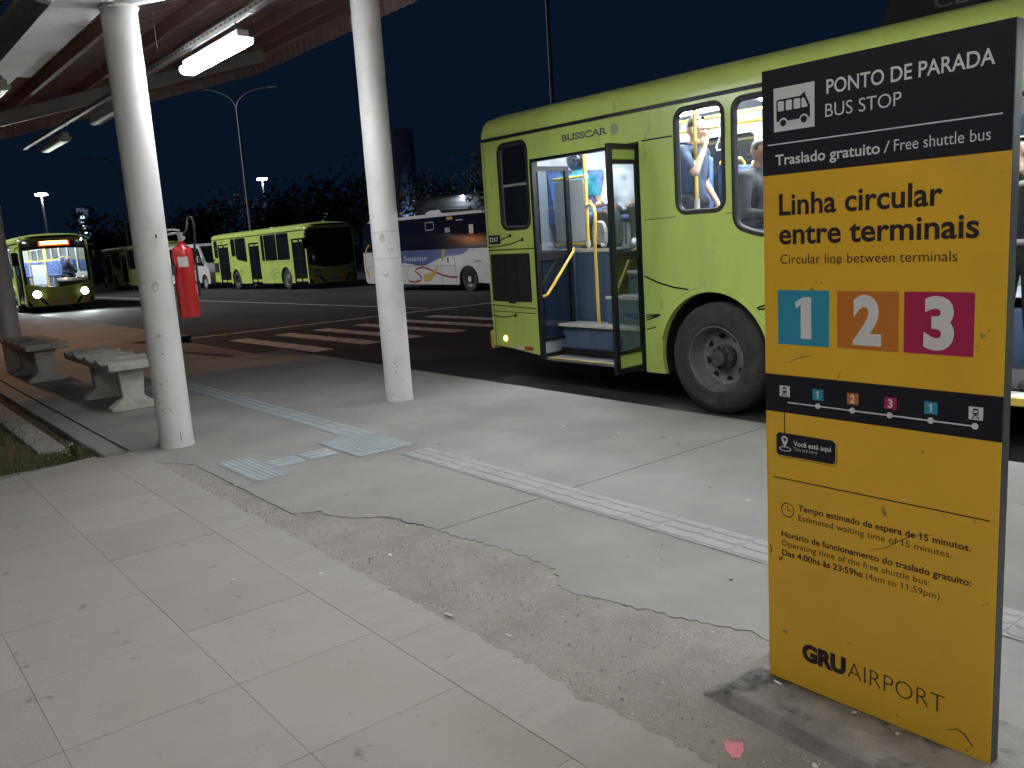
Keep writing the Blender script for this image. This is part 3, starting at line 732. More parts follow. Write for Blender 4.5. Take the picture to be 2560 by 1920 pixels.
emat('headlamp', (.96, 1.0, .98), 60)
emat('marker_lamp', (.85, .95, 1.0), 20)
emat('dest_leds', (1, .34, .07), 30)
emat('dest_panel', (1, .16, .01), .9)
emat('dash_lamp', (1, .42, .14), 5)

BW, BL = 2.5, 12.3
side = lambda x, z, d: (x, d, z)
def ring(outer, d, mp, mi=0, proud=-.010, back=.03):
    """window rubber: a ring along a loop, proud of the panel"""
    b = MB(); inn = inset(outer, d); n = len(outer)
    lo = [[mp(p[0], p[1], 0.0) for p in outer], [mp(p[0], p[1], proud) for p in inset(outer, d * .15)], [mp(p[0], p[1], proud) for p in inset(outer, d * .75)], [mp(p[0], p[1], back) for p in inn]]
    b.add(sum(lo, []), [(k * n + i, k * n + (i + 1) % n, (k + 1) * n + (i + 1) % n, (k + 1) * n + i) for k in range(3) for i in range(n)], mi)
    return b, inn
def window(loop, parent, glass, mp=side, d=.048, slider=None):
    rb, inn = ring(loop, d, mp)
    o = rb.build('window', 'bus_rubber', parent)
    MB().plate(inn, [], lambda a, b_, q: mp(a, b_, .022 + q)).build('pane', glass, o, smooth=False)
    if slider:
        MB().prism(slider, lambda a, b_, q: mp(a, b_, q), .012, .030).build('sash_bar', 'badge_grey', o)
    return o
def wheel(parent, x, y, rear=True, s=1, name='wheel'):
    """y is the outer face; s=+1 means the bus body lies towards +y"""
    o = empty(name, (x, y, .51)); o.parent = parent
    L_ = lambda pr, n, m, nm: MB().lathe([(r, s * h) for r, h in pr], (0, 0, 0), 'y', n, caps=False).build(nm, m, o)
    t = L_([(.288, .02), (.300, -.004), (.33, -.016), (.345, -.012), (.39, -.022), (.445, -.018), (.455, -.010), (.487, .004), (.503, .022), (.511, .05), (.511, .26), (.49, .285), (.29, .285)], 48, 'tyre_rubber', 'tyre')
    if rear:
        L_([(.296, .004), (.300, -.010), (.292, -.012), (.283, .0), (.272, .03), (.262, .10), (.245, .135), (.20, .15), (.105, .152), (.10, .15)], 40, 'rim_steel', 'rim')
        for i in range(8):
            a = 2 * PI * i / 8 + .2
            MB().lathe([(.034, 0), (.034, .002)], (.205 * math.cos(a), s * .1445 if s > 0 else s * .147, .205 * math.sin(a)), 'y', 14).build('vent_hole', 'hole', o)
        L_([(.118, .15), (.115, .09), (.078, .085), (.072, .02), (.058, .008), (.0, .005)], 20, 'hub_steel', 'hub')
        b = MB()
        for i in range(10):
            a = 2 * PI * i / 10; b.lathe([(.013, .085), (.013, .062), (.007, .055)], (.094 * math.cos(a), 0, .094 * math.sin(a)), 'y', 6)
        if s < 0: b.v = [(p[0], -p[1], p[2]) for p in b.v]
        tag(b.build('wheel_nuts', 'hub_steel', o), kind='stuff')
    else:
        L_([(.296, .004), (.300, -.010), (.290, -.012), (.27, .02), (.25, .03), (.20, -.02), (.13, -.03), (.125, -.06), (.06, -.07), (0, -.07)], 32, 'rim_steel', 'rim')
    return o
def loop_with_arches():
    """outline of the kerb-side panel: skirt, door notches, wheel arches"""
    def arch(cx, r=.60):
        a0 = PI + math.asin(.19 / r); a1 = -math.asin(.19 / r)
        return [(cx + r * math.cos(a0 + (a1 - a0) * i / 22), .52 + r * math.sin(a0 + (a1 - a0) * i / 22)) for i in range(23)]
    p = [(.06, .45), (.40, .43), (.90, .38), (.90, 2.50), (2.46, 2.50), (2.46, .33)] + arch(3.27) + [(5.30, .33), (5.30, 2.42), (6.65, 2.42), (6.65, .33)] + arch(9.63) + [(10.55, .33), (10.55, 2.42), (11.95, 2.42), (11.95, .33), (12.08, .33), (12.08, 2.80), (.06, 2.80)]
    return p
W_SM = rrect(.33, 1.765, .86, 2.725, .12, 6)
W_2 = rrect(2.88, 1.80, 3.44, 2.735, .12, 6)
W_3 = rpoly([(3.50, 2.735), (3.50, 1.66), (3.75, 1.58), (4.95, 1.45), (4.95, 2.735)], .13, 6)
W_R = [rrect(6.93, 1.45, 7.28, 2.735, .09), rrect(7.34, 1.45, 8.79, 2.735, .09), rrect(8.85, 1.45, 10.25, 2.735, .09)]
W_L = [rrect(.5 + 1.62 * i, 1.5, 2.02 + 1.62 * i, 2.73, .09) for i in range(7)]
def leaf(parent, p0, p1, z0, z1, glass, top_green=True, bottom='bus_green', bar=0):
    """one door leaf standing on the plan segment p0-p1"""
    a = Vector((p0[0], p0[1], 0)); d = Vector((p1[0] - p0[0], p1[1] - p0[1], 0)); w = d.length; d.normalize(); n = Vector((d.y, -d.x, 0)); h = z1 - z0
    mp = lambda u, v, q: tuple(a + d * u + n * (-q) + Vector((0, 0, z0 + v)))
    f = .058; mid = (1.46 - z0)
    cells = []
    b0 = .05; t0 = h - .05
    lowp = (f, b0, w - f, b0 + .13); lowg = (f, b0 + .17, w - f, mid - .035); upg = (f, mid + .045, w - f, t0 - (.13 if top_green else .0)); topp = (f, t0 - .09, w - f, t0) if top_green else None
    holes = [[(c[0], c[1]), (c[2], c[1]), (c[2], c[3]), (c[0], c[3])] for c in (lowp, lowg, upg, topp) if c]
    fr_ = MB(); fr_.plate([(0, 0), (w, 0), (w, h), (0, h)], holes, mp, depth=.035); fr_.plate([(0, 0), (w, 0), (w, h), (0, h)], holes, lambda u, v, q: mp(u, v, .035))
    o = fr_.build('door_leaf', 'bus_black', parent)
    for c, m, nm in ((lowp, bottom, 'kick_panel'), (lowg, glass, 'pane'), (upg, glass, 'pane'), (topp, 'bus_green', 'top_panel')):
        if c: MB().plate([(c[0] - .004, c[1] - .004), (c[2] + .004, c[1] - .004), (c[2] + .004, c[3] + .004), (c[0] - .004, c[3] + .004)], [], lambda u, v, q: mp(u, v, .016)).build(nm, m, o, smooth=False)
    if bar:
        s = bar
        MB().tube([mp(.03, 1.04 - z0, s * .03), mp(.06, 1.06 - z0, s * .07), mp(w - .06, 1.50 - z0, s * .07), mp(w - .02, 1.53 - z0, s * .03)], .016, 8).build('grab_bar', 'rail_yellow', o)
    return o
def strip(pts, w, mp, eps=-.0025):
    b = MB(); n = len(pts); vs = []
    for i, p in enumerate(pts):
        a = pts[max(0, i - 1)]; c = pts[min(n - 1, i + 1)]; t = Vector((c[0] - a[0], c[1] - a[1])).normalized()
        vs += [mp(p[0] - t.y * w, p[1] + t.x * w, eps), mp(p[0] + t.y * w, p[1] - t.x * w, eps)]
    return b.add(vs, [(2 * i, 2 * i + 1, 2 * i + 3, 2 * i + 2) for i in range(n - 1)])
def seat_mesh():
    b = MB(); b.prism(rpoly([(0, .42), (.44, .44), (.44, .50), (.10, .50), (-.02, 1.08), (-.09, 1.08), (-.05, .44)], .03, 3), lambda a, c, d: (a, d, c), .02, .46)
    f = MB(); f.box(.05, .4, .10, .14, 0, .42); f.box(.05, .4, .34, .38, 0, .42)
    h = MB(); h.tube([(-.07, .07, .95), (-.09, .07, 1.10), (-.09, .12, 1.14), (-.09, .36, 1.14), (-.09, .41, 1.10), (-.07, .41, .95)], .016, 8)
    return b.mesh('seat', 'seat_blue'), f.mesh('seat_frame', 'cabin_wall'), h.mesh('seat_handle', 'rail_yellow')
SEAT = None
def seat(parent, x, y, z, rz=0):
    global SEAT
    if SEAT is None: SEAT = seat_mesh()
    o = inst(SEAT[0], 'seat', parent, (x, y, z), rz); inst(SEAT[1], 'seat_frame', o, (0, 0, 0)); inst(SEAT[2], 'seat_handle', o, (0, 0, 0)); return o
def front_x(y, z):
    t = abs((y - BW / 2) / (BW / 2)); return BL - .34 * t ** 3.4 - .035 * max(0, z - 1.0) ** 2
def city_bus(name, X, Y, label, lit=False, opened=False, front=True, z=None, heads=False):
    o = empty(name, (X, Y, zroad(X + 6, Y + 1) if z is None else z)); tag(o, label, 'bus', 'green city buses')
    if z is None:     # follow the slope of the road
        za, zb = zroad(X + 3.3, Y + 1), zroad(X + 9.6, Y + 1); o.rotation_euler = (0, -math.atan2(zb - za, 6.3), 0); o.location.z = za - 3.3 * (zb - za) / 6.3
    glass = 'pane_clear' if lit else 'pane_dark'
    # shell
    sp = MB().plate(loop_with_arches(), [W_SM, W_2, W_3] + W_R, side, depth=.05).build('side_panel', 'bus_green', o)
    if lit: MB().plate([(.15, 1.0), (.9, 1.0), (.9, 2.50), (2.46, 2.50), (2.46, 1.14), (5.3, 1.14), (5.3, 2.42), (6.65, 2.42), (6.65, 1.14), (10.5, 1.14), (10.5, 2.42), (11.9, 2.42), (11.9, .98), (12.0, 2.8), (.15, 2.8)], [inset(w, .03) for w in [W_SM, W_2, W_3] + W_R], lambda x, zz, d: (x, .054 + d, zz)).build('side_lining', 'cabin_grey', o)
    if lit: MB().plate([(.12, .99), (12.0, .99), (12.0, 2.95), (.12, 2.95)], [inset(w, .03) for w in W_L], lambda x, zz, d: (x, BW - .056, zz)).build('side_lining', 'cabin_wall', o)
    MB().plate([(.06, .40), (12.08, .33), (12.08, 2.80), (.06, 2.80)], W_L, lambda x, zz, d: (x, BW - d, zz), depth=.05).build('side_panel', 'bus_green', o)
    for w in W_L: window(w, o, 'pane_dark', lambda x, zz, d: (x, BW - d, zz))
    roofp = [(0, 2.80), (-.004, 2.88), (.02, 2.955), (.08, 3.01), (.22, 3.055), (.55, 3.10), (1.25, 3.13), (1.95, 3.10), (2.28, 3.055), (2.42, 3.01), (2.48, 2.955), (2.504, 2.88), (2.5, 2.80)]
    b = MB(); us = [(-.03, .93, -.09), (.02, .97, -.035), (.08, .993, -.01), (.2, 1, 0), (6, 1, 0), (11.6, 1, 0), (12.0, .985, -.06), (12.2, .93, -.2)]
    b.add([(u, BW / 2 + (y - BW / 2) * k, max(2.80, zz + dz) if zz > 2.81 else 2.80) for u, k, dz in us for y, zz in roofp], [(i * 13 + j, i * 13 + j + 1, (i + 1) * 13 + j + 1, (i + 1) * 13 + j) for i in range(len(us) - 1) for j in range(12)] + [tuple(range(12, -1, -1)), tuple(range(7 * 13, 8 * 13))])
    b.build('roof', 'bus_green', o, ang=60)
    MB().box(.08, 12.05, -.022, .0, 2.765, 2.795).build('drip_rail', 'bus_black', o)
    # rounded rear end
    plan = [(.06 + .0, 0)] + [(.08 - .10 * math.sin(R(a)) - .0, .10 - .10 * math.cos(R(a))) for a in range(10, 91, 16)] + [(-.02, .5), (-.03, BW / 2), (-.02, 2.0)] + [(.08 - .10 * math.cos(R(a)), BW - .10 + .10 * math.sin(R(a))) for a in range(10, 91, 16)] + [(.06, BW)]
    b = MB(); m = len(plan); zs = (.45, .9, 1.6, 2.80); b.add([(x + (.02 if zz < .6 else 0), y, zz) for zz in zs for x, y in plan], [(k * m + i, k * m + i + 1, (k + 1) * m + i + 1, (k + 1) * m + i) for k in range(3) for i in range(m - 1)]); b.build('rear_panel', 'bus_green', o)
    MB().plate(rrect(.35, 1.75, 2.15, 2.65, .1), [], lambda y, zz, d: (-.036, y, zz)).build('rear_window', 'pane_dark', o)
    for y in (.2, 2.3): MB().plate(rrect(y - .09, .7, y + .09, 1.2, .05), [], lambda yy, zz, d: (-.034 if .3 < yy < 2.2 else -.026, yy, zz)).build('tail_light', 'reflect_red', o)
    b = MB(); b.box(-.05, .02, .02, 2.48, .40, .62); b.build('bumper', 'mask_yellow', o, bevel=.02)
    # wheel wells and wheels
    for cx in (3.27, 9.63):
        b = MB(); pts = [(cx + .605 * math.cos(R(a)), .52 + .605 * math.sin(R(a))) for a in range(-18, 199, 9)]
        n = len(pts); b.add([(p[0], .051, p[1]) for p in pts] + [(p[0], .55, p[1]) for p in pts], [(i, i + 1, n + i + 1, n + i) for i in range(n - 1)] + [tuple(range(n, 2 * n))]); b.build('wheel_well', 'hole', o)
        b = MB(); po = [(cx + .665 * math.cos(R(a)), .52 + .655 * math.sin(R(a))) for a in range(14, 167, 8)]; pi_ = [(cx + .598 * math.cos(R(a)), .52 + .598 * math.sin(R(a))) for a in range(14, 167, 8)]
        n = len(po); b.add([(p[0], -.002, p[1]) for p in po] + [(p[0], -.022, p[1]) for p in inset(po + pi_[::-1], .012)[:n]] + [(p[0], -.022, p[1]) for p in pi_] + [(p[0], .03, p[1]) for p in pi_], [(k * n + i, k * n + i + 1, (k + 1) * n + i + 1, (k + 1) * n + i) for k in range(3) for i in range(n - 1)]); b.build('arch_lip', 'bus_green', o)
        wheel(o, cx, .03 if cx < 5 else .05, cx < 5); wheel(o, cx, BW - .03, cx < 5, -1)
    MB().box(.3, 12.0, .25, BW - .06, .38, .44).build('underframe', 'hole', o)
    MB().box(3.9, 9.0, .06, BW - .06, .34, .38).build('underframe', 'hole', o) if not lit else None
    # glazing
    window(W_SM, o, 'pane_dark', slider=[(.40, 2.245), (.80, 2.245), (.80, 2.27), (.40, 2.27)])
    for w in [W_2, W_3] + W_R: window(w, o, glass)
    # doors
    def closed(x0, x1, top, bar=0):
        xm = (x0 + x1) / 2
        for a, c in ((x0 + .02, xm - .004), (xm + .004, x1 - .02)): leaf(o, (a, .03), (c, .03), .36, top - .02, 'pane_dark' if not lit else 'pane_door')
    if opened:
        leaf(o, (1.0, -.07), (.955, .50), .36, 2.42, 'pane_door', False, 'cabin_wall', bar=-1)
        leaf(o, (2.475, -.42), (2.445, .03), .36, 2.48, 'pane_door', True, 'bus_green', bar=1)
        leaf(o, (5.36, -.40), (5.33, .05), .36, 2.40, 'pane_door'); leaf(o, (6.62, -.40), (6.64, .05), .36, 2.40, 'pane_door')
        for (x0, x1, zt) in ((.90, 2.46, 2.5), (5.3, 6.65, 2.42)):
            b = MB(); b.box(x0 - .0, x0 + .03, -.012, .07, .38, zt); b.box(x1 - .03, x1, -.012, .07, .35, zt); b.box(x0 + .03, x1 - .03, -.006, .07, zt - .03, zt - .002); b.build('door_frame', 'bus_black', o)
        closed(10.55, 11.95, 2.42)
    else:
        closed(.90, 2.46, 2.50); closed(5.30, 6.65, 2.42); closed(10.55, 11.95, 2.42)
    # engine grille and body lines at the rear corner
    g = MB().plate(rrect(.10, .97, .80, 1.51, .02, 2), [], lambda x, zz, d: (x, -.004, zz)).build('grille', 'mesh_dark', o)
    for i in range(4):
        x = .115 + i * .223; MB().box(x - .008, x + .008, -.010, -.005, .98, 1.50).build('grille_bar', 'bus_rubber', g)
    for i in range(6):
        zz = .985 + i * .1015; MB().box(.11, .79, -.009, -.005, zz - .006, zz + .006).build('grille_bar', 'bus_rubber', g)
    MB().box(.40, .52, -.018, -.009, .95, 1.03).build('latch', 'bus_rubber', g, bevel=.006)
    for pts, w in (([(.06, 1.555), (.90, 1.56)], .006), ([(.06, .925), (.86, .90)], .005), ([(.06, .855), (.86, .845)], .004), ([(.105, .45), (.095, 1.0), (.085, 1.6), (.095, 2.77)], .003), ([(2.50, 1.78), (2.88, 1.79)], .003), ([(3.44, 1.79), (3.5, 1.79)], .003), ([(2.50, 2.50), (2.87, 2.50)], .007), ([(4.98, .34), (4.98, 2.76)], .003), ([(6.80, .34), (6.80, 2.76)], .003), ([(4.99, 1.36), (5.28, 1.36)], .003), ([(6.68, 1.36), (10.5, 1.36)], .003), ([(7.0, .62), (8.95, .62)], .003)):
        strip(pts, w, side).build('seam', 'bus_black', o, smooth=False)
    dots = MB()
    for pts, w, dot in (([(.30, 1.665), (.40, 1.69), (.48, 1.71)], .006, 1), ([(.06, 1.59), (.3, 1.60), (.5, 1.62), (.69, 1.66)], .006, 1), ([(.08, .80), (.25, .785), (.4, .80), (.49, .815)], .006, 1), ([(2.48, 1.255), (2.65, 1.195), (2.82, 1.155), (3.0, 1.135)], .008, 0), ([(2.48, .885), (2.66, .895)], .006, 0), ([(2.48, .86), (2.66, .89)], .006, 0), ([(2.48, .835), (2.64, .88)], .006, 0), ([(2.48, .745), (2.60, .775)], .006, 0), ([(3.72, .98), (3.95, 1.06), (4.3, 1.12)], .008, 0), ([(3.72, .97), (3.95, 1.0), (4.4, 1.0)], .008, 0), ([(3.80, .83), (4.2, .86), (4.6, .95)], .008, 0), ([(4.5, 1.3), (4.7, 1.05), (4.9, .9)], .008, 0), ([(7.6, .7), (8.0, .95), (8.5, 1.05), (8.9, 1.0)], .008, 0), ([(7.9, .6), (8.3, .8), (8.9, .9)], .008, 0)):
        strip(pts, w, side).build('line_decal', 'bus_black', o, smooth=False)
        if dot: MB().lathe([(.021, 0), (.021, .002)], (pts[-1][0], -.0045, pts[-1][1]), 'y', 14).build('line_decal', 'bus_black', o)
    MB().lathe([(.0, -.014), (.026, -.012), (.032, 0)], (.28, 0, .54), 'y', 16).build('side_marker', 'amber_lamp' if lit else 'mask_yellow', o)
    for (x0, m) in ((.47, 'reflect_white'), (.62, 'reflect_red')): MB().box(x0, x0 + .145, -.006, -.001, .425, .465).build('reflector', m, o)
    b = MB(); b.box(.09, .295, -.009, -.001, 1.625, 1.725); pl = b.build('number_plate', 'bus_black', o)
    frs = lambda u, v, n: (u, -.0095 - n, v)
    if opened:
        lettering('D57', .115, .272, 1.652, .047, 'sign_white', pl, frs, off=.02)
        lettering('BUSSCAR', 1.415, 2.065, 2.622, .058, 'bus_black', o, lambda u, v, n: (u, -.001 - n, v), off=.03)
        lettering('BUSSCAR', 1.42, 2.06, 2.626, .050, 'badge_grey', o, lambda u, v, n: (u, -.003 - n, v), off=-.02)
        b = MB()
        for k in range(6):
            a = R(60 * k); b.tube([(2.165 + .030 * math.cos(a) + .021 * math.cos(t * PI / 6), -.004, 2.652 + .030 * math.sin(a) + .021 * math.sin(t * PI / 6)) for t in range(12)], .0042, 4, closed=True)
        b.build('emblem', 'badge_grey', o)
    else:
        MB().box(1.35, 1.85, -.004, -.001, 2.615, 2.66).build('badge', 'bus_black', o)
    # front
    ys = [0, .06, .14, .25, .4, .6, .85, 1.1, 1.25, 1.4, 1.65, 1.9, 2.1, 2.25, 2.36, 2.44, 2.5]
    tt = lambda y: (y - BW / 2) / (BW / 2)
    zb = lambda y: 1.00 + .20 * tt(y) ** 2
    def fgrid(yy, lo, hi, n, off, mat, nm, hole=None):
        b = MB(); us = linsp(0, 1, n); b.grid(lambda y, v: (front_x(y, lo(y) + (hi(y) - lo(y)) * v) + off, y, lo(y) + (hi(y) - lo(y)) * v), yy, us); return b.build(nm, mat, o)
    fgrid(ys, lambda y: .62, lambda y: zb(y) + .0, 5, 0, 'bus_green', 'front_panel')
    fgrid(ys, lambda y: .28, lambda y: .62, 4, .015, 'bus_green', 'front_bumper')
    yin = [y for y in ys if .1 < y < 2.4]
    fgrid(yin, zb, lambda y: 2.52 - .06 * tt(y) ** 2, 7, -.004, 'pane_clear' if lit else 'pane_dark', 'windscreen')
    fgrid(ys, lambda y: 2.52 - .06 * tt(y) ** 2, lambda y: 3.03 - .10 * tt(y) ** 4, 5, 0, 'bus_black', 'sign_mask')
    fgrid(ys[:3] , zb, lambda y: 2.47, 6, .002, 'bus_black', 'corner_post'); fgrid(ys[-3:], zb, lambda y: 2.47, 6, .002, 'bus_black', 'corner_post')
    for k in range(-4, 5):      # warning chevrons on the bumper
        if k == 0: continue
        y0 = BW / 2 + k * .27; s = 1 if k > 0 else -1
        b = MB(); b.grid(lambda u, v: (front_x(max(0, min(BW, y0 + u + s * .22 * v)), .5) + .021, max(0, min(BW, y0 + u + s * .22 * v)), .31 + .29 * v), linsp(-.07, .07, 4), linsp(0, 1, 6)); b.build('chevron', 'mask_yellow' if k % 2 else 'bus_black', o)
    for y in (.38, BW - .38):
        hl = MB().ball((front_x(y, .76) - .015, y, .76), (.05, .15, .085), 16, 8).build('headlight', 'reflect_white', o)
        MB().lathe([(.0, -.006), (.175, -.006), (.175, -.05)], (front_x(y, .76) + .052, y, .76), 'x', 20, caps=False).build('lens_light_stop', 'bus_black', hl); MB().lathe([(.0, .0), (.14, 0)], (front_x(y, .76) + .052, y, .76), 'x', 20, caps=False).build('lens', 'headlamp' if heads else 'badge_grey', hl)  # black disc added behind the lens to keep its light off the front panel
        for dx, dz in ((.26, .05), (.10, -.12)): MB().lathe([(.04, 0), (.035, .012)], (front_x(y, .7) + .0, y - dx if y > 1 else y + dx, .76 + dz), 'x', 12).build('lamp_bezel', 'bus_black', o)
        MB().lathe([(.05, 0), (.03, .03)], (front_x(y * .7 + .3, 2.9) - .01, .22 if y < 1 else BW - .22, 2.83), 'x', 12).build('marker_light', 'marker_lamp' if heads else 'badge_grey', o)
    for s, y in ((-1, .0), (1, BW)):
        m = MB(); m.tube([(BL - .32, y, 2.62), (BL + .05, y + s * .14, 2.60), (BL + .12, y + s * .2, 2.45)], .02, 8); m = m.build('mirror_arm', 'bus_black', o)
        MB().prism(rrect(-.11, 1.9, .11, 2.42, .06, 3), lambda a, c, d: (BL + .08 + d, y + s * (.22) + a, c), 0, .09).build('mirror', 'bus_black', m)
    MB().box(BL + .012, BL + .02, BW / 2 - .25, BW / 2 + .25, .40, .53).build('licence_plate', 'badge_grey', o)
    b = MB(); b.prism(circ(0, 0, .055, 3), lambda a, c, d: (front_x(1.25, .86) + .004 + d, 1.25 + c, .85 + a), 0, .006); b.build('emblem', 'badge_grey', o)
    if heads:
        b = MB()
        dd = MB(); dd.grid(lambda y, zz: (front_x(y, zz) + .004, y, zz), linsp(.70, 1.82, 8), [2.62, 2.90]); dd = dd.build('destination_display', 'dest_panel', o); rq = random.Random(3)
        for k in range(13):
            y0 = .78 + k * .075; b = MB(); b.grid(lambda y, zz: (front_x(y, zz) + .012, y, zz), [y0, y0 + .062], [2.67 + rq.uniform(0, .02), 2.86 - rq.uniform(0, .02)]); b.build('led_block', 'dest_leds', dd)
        for y in (.38, BW - .38):
            l = bpy.data.lights.new('beam', 'SPOT'); l.energy = 240; l.color = (.88, 1, .95); l.spot_size = R(70); l.spot_blend = .8; l.shadow_soft_size = .06
            lo = bpy.data.objects.new('beam', l); COL.objects.link(lo); lo.parent = o; lo.location = (BL + .12, y, .76); lo.rotation_euler = (0, R(-81), 0)
    return o
def lining(o, x0, rear_platform):
    """floor, ceiling, lamps, seats and poles of a lit cabin"""
    if rear_platform:
        b = MB(); b.box(2.46, 5.2, .56, BW - .055, .90, .98); b.box(6.75, 12.0, .56, BW - .055, .90, .98); b.box(5.2, 6.75, 1.25, BW - .055, .90, .98); b.build('floor', 'cabin_floor', o)
    else:
        MB().box(.15, 12.0, .055, BW - .055, .90, .98).build('floor', 'cabin_floor', o)
    MB().box(.1, 12.0, .05, BW - .05, 2.955, 2.975).build('ceiling', 'cabin_grey', o)
    MB().box(.10, .13, .1, BW - .1, .9, 2.95).build('rear_lining', 'cabin_wall', o)
    for y in (.62, 1.88):
        for k in range(6): MB().box(.6 + 1.9 * k, 2.0 + 1.9 * k, y - .05, y + .05, 2.935, 2.953).build('ceiling_lamp', 'cabin_lamp', o)
    for y in (.85, 1.65): MB().tube([(.4, y, 2.72), (11.4, y, 2.72)], .016, 8).build('ceiling_rail', 'rail_yellow', o)
# ---------------------------------------------------------------- the bus at the stop
near = city_bus('city_bus', -8.11, 6.14, 'green city bus at the kerb with open rear door and lit cabin', lit=True, opened=True, z=-.15)
lining(near, 0, True)
def np_(b, name, mat, **k): return b.build(name, mat, near, **k)
np_(MB().box(.94, 2.42, .0, .34, .34, .365), 'door_sill', 'cabin_floor'); np_(MB().box(.95, 2.41, -.004, .02, .366, .374), 'step_nosing', 'rail_yellow')
np_(MB().box(.94, 2.42, .30, .34, .366, .69), 'step_riser', 'cabin_blue'); np_(MB().box(.94, 2.42, .24, .60, .69, .71), 'step_tread', 'cabin_floor'); np_(MB().box(.94, 2.42, .232, .242, .685, .716), 'step_nosing', 'trim_pale')
np_(MB().box(.94, 1.50, .56, .60, .71, 1.49), 'stair_panel', 'cabin_blue'); np_(MB().box(.905, .935, .06, .56, .34, 1.5), 'stair_panel', 'cabin_blue')
np_(MB().box(1.50, 2.42, .46, .50, .71, .98), 'step_riser', 'cabin_blue'); np_(MB().box(1.50, 2.42, .45, .80, .98, 1.0), 'step_tread', 'cabin_floor'); np_(MB().box(1.50, 2.42, .44, .45, .975, 1.008), 'step_nosing', 'trim_pale')
np_(MB().box(1.50, 2.42, .80, .84, 1.0, 1.23), 'step_riser', 'cabin_blue'); np_(MB().box(1.50, 2.42, .79, 1.1, 1.23, 1.25), 'step_tread', 'cabin_floor'); np_(MB().box(1.50, 2.42, .78, .79, 1.225, 1.258), 'step_nosing', 'trim_pale')
np_(MB().box(1.50, 2.42, 1.1, 1.14, 1.25, 1.48), 'step_riser', 'cabin_blue')
np_(MB().box(.14, 1.50, .56, BW - .06, 1.49, 1.51), 'rear_deck', 'cabin_floor'); np_(MB().box(1.50, 2.42, 1.10, BW - .06, 1.49, 1.51), 'rear_deck', 'cabin_floor'); np_(MB().box(.94, 1.50, .548, .56, 1.478, 1.516), 'step_nosing', 'trim_pale'); np_(MB().box(1.50, 2.42, 1.088, 1.10, 1.478, 1.516), 'step_nosing', 'trim_pale')
np_(MB().box(2.42, 2.46, .56, BW - .1, .4, 1.50), 'deck_bulkhead', 'cabin_blue')
# rails round the stairwell
np_(MB().tube([(1.13, .58, 1.51), (1.13, .58, 2.95)], .019, 10), 'pole', 'rail_yellow')
np_(MB().tube([(.60, .58, 2.30), (1.13, .58, 2.30)], .018, 10), 'rail', 'rail_yellow'); np_(MB().tube([(.60, .58, 1.57), (1.13, .58, 1.57)], .018, 10), 'rail', 'rail_yellow')
np_(MB().prism(rpoly([(.62, 1.60), (1.095, 1.60), (1.095, 2.275), (.64, 2.275), (.60, 1.9)], .04), lambda a, c, d: (a, .575 + d, c), 0, .01), 'partition', 'panel_pale')
np_(MB().tube([(1.13, .58, 1.98), (1.22, .52, 1.98), (1.33, .45, 1.99), (1.41, .41, 1.96), (1.455, .385, 1.88), (1.455, .38, 1.76), (1.44, .375, 1.6), (1.45, .37, .90), (1.455, .37, .715)], .018, 10), 'handrail', 'rail_yellow')
for z in (1.57, 2.30, 1.98): np_(MB().lathe([(.03, -.03), (.03, .03)], (1.13, .58, z), n=12), 'rail_clamp', 'trim_pale')
np_(MB().tube([(2.72, .50, .98), (2.72, .50, 2.95)], .018, 10), 'pole', 'rail_yellow'); np_(MB().tube([(2.72, .5, 1.92), (2.6, .46, 1.90), (2.45, .40, 1.80), (2.42, .36, 1.70)], .016, 8), 'rail', 'rail_yellow')
np_(MB().lathe([(.028, -.05), (.028, .05)], (2.72, .5, 1.9), n=12), 'rail_clamp', 'trim_pale')
np_(MB().tube([(4.1, .52, .98), (4.1, .52, 2.95)], .018, 10), 'pole', 'rail_yellow')
# low entrance in the middle
np_(MB().box(5.2, 6.75, .02, 1.25, .40, .43), 'entrance_floor', 'trim_pale'); np_(MB().box(5.34, 6.62, -.012, .02, .385, .436), 'step_nosing', 'rail_yellow'); np_(MB().box(5.2, 6.75, 1.25, 1.28, .43, .98), 'step_riser', 'cabin_blue'); np_(MB().box(5.17, 5.2, .06, 1.25, .34, .98), 'step_riser', 'cabin_blue'); np_(MB().box(6.75, 6.78, .06, 1.25, .34, .98), 'step_riser', 'cabin_blue')
np_(MB().tube([(5.45, .35, .43), (5.45, .35, 2.95)], .018, 10), 'pole', 'rail_yellow'); np_(MB().tube([(5.2, .5, 1.85), (6.7, .5, 1.85)], .018, 8), 'rail', 'rail_yellow')
for (x, y) in ((.16, .88), (.16, 1.38), (.16, 1.85)): seat(near, x, y, 1.38)
for (x, y) in ((1.12, 1.30), (1.60, 1.62)): seat(near, x - .22, y + .10, 1.36, R(-57))
for x in (3.20, 3.98): 
    for y in (.30, .78, 1.72): seat(near, x, y, 1.14)
for x in (7.2, 8.0, 8.8, 9.6):
    for y in (.10, .57, 1.48, 1.95): seat(near, x, y, .98)
np_(MB().box(3.0, 4.9, .56, BW - .06, .98, 1.08), 'seat_podium', 'cabin_floor'); np_(MB().box(2.47, 4.9, .056, .56, 1.128, 1.14), 'wheel_box', 'cabin_floor'); np_(MB().box(2.47, 4.9, .56, .57, 1.08, 1.14), 'wheel_box', 'cabin_floor')
# hanging straps
for x in (2.75, 3.30, 3.9):
    b = MB(); b.box(x - .012, x + .012, .84, .86, 2.52, 2.72); b.tube([(x - .05, .85, 2.40), (x + .05, .85, 2.40), (x + .06, .85, 2.43), (x + .015, .85, 2.52), (x - .015, .85, 2.52), (x - .06, .85, 2.43)], .009, 6, closed=True); np_(b, 'hand_strap', 'badge_grey')
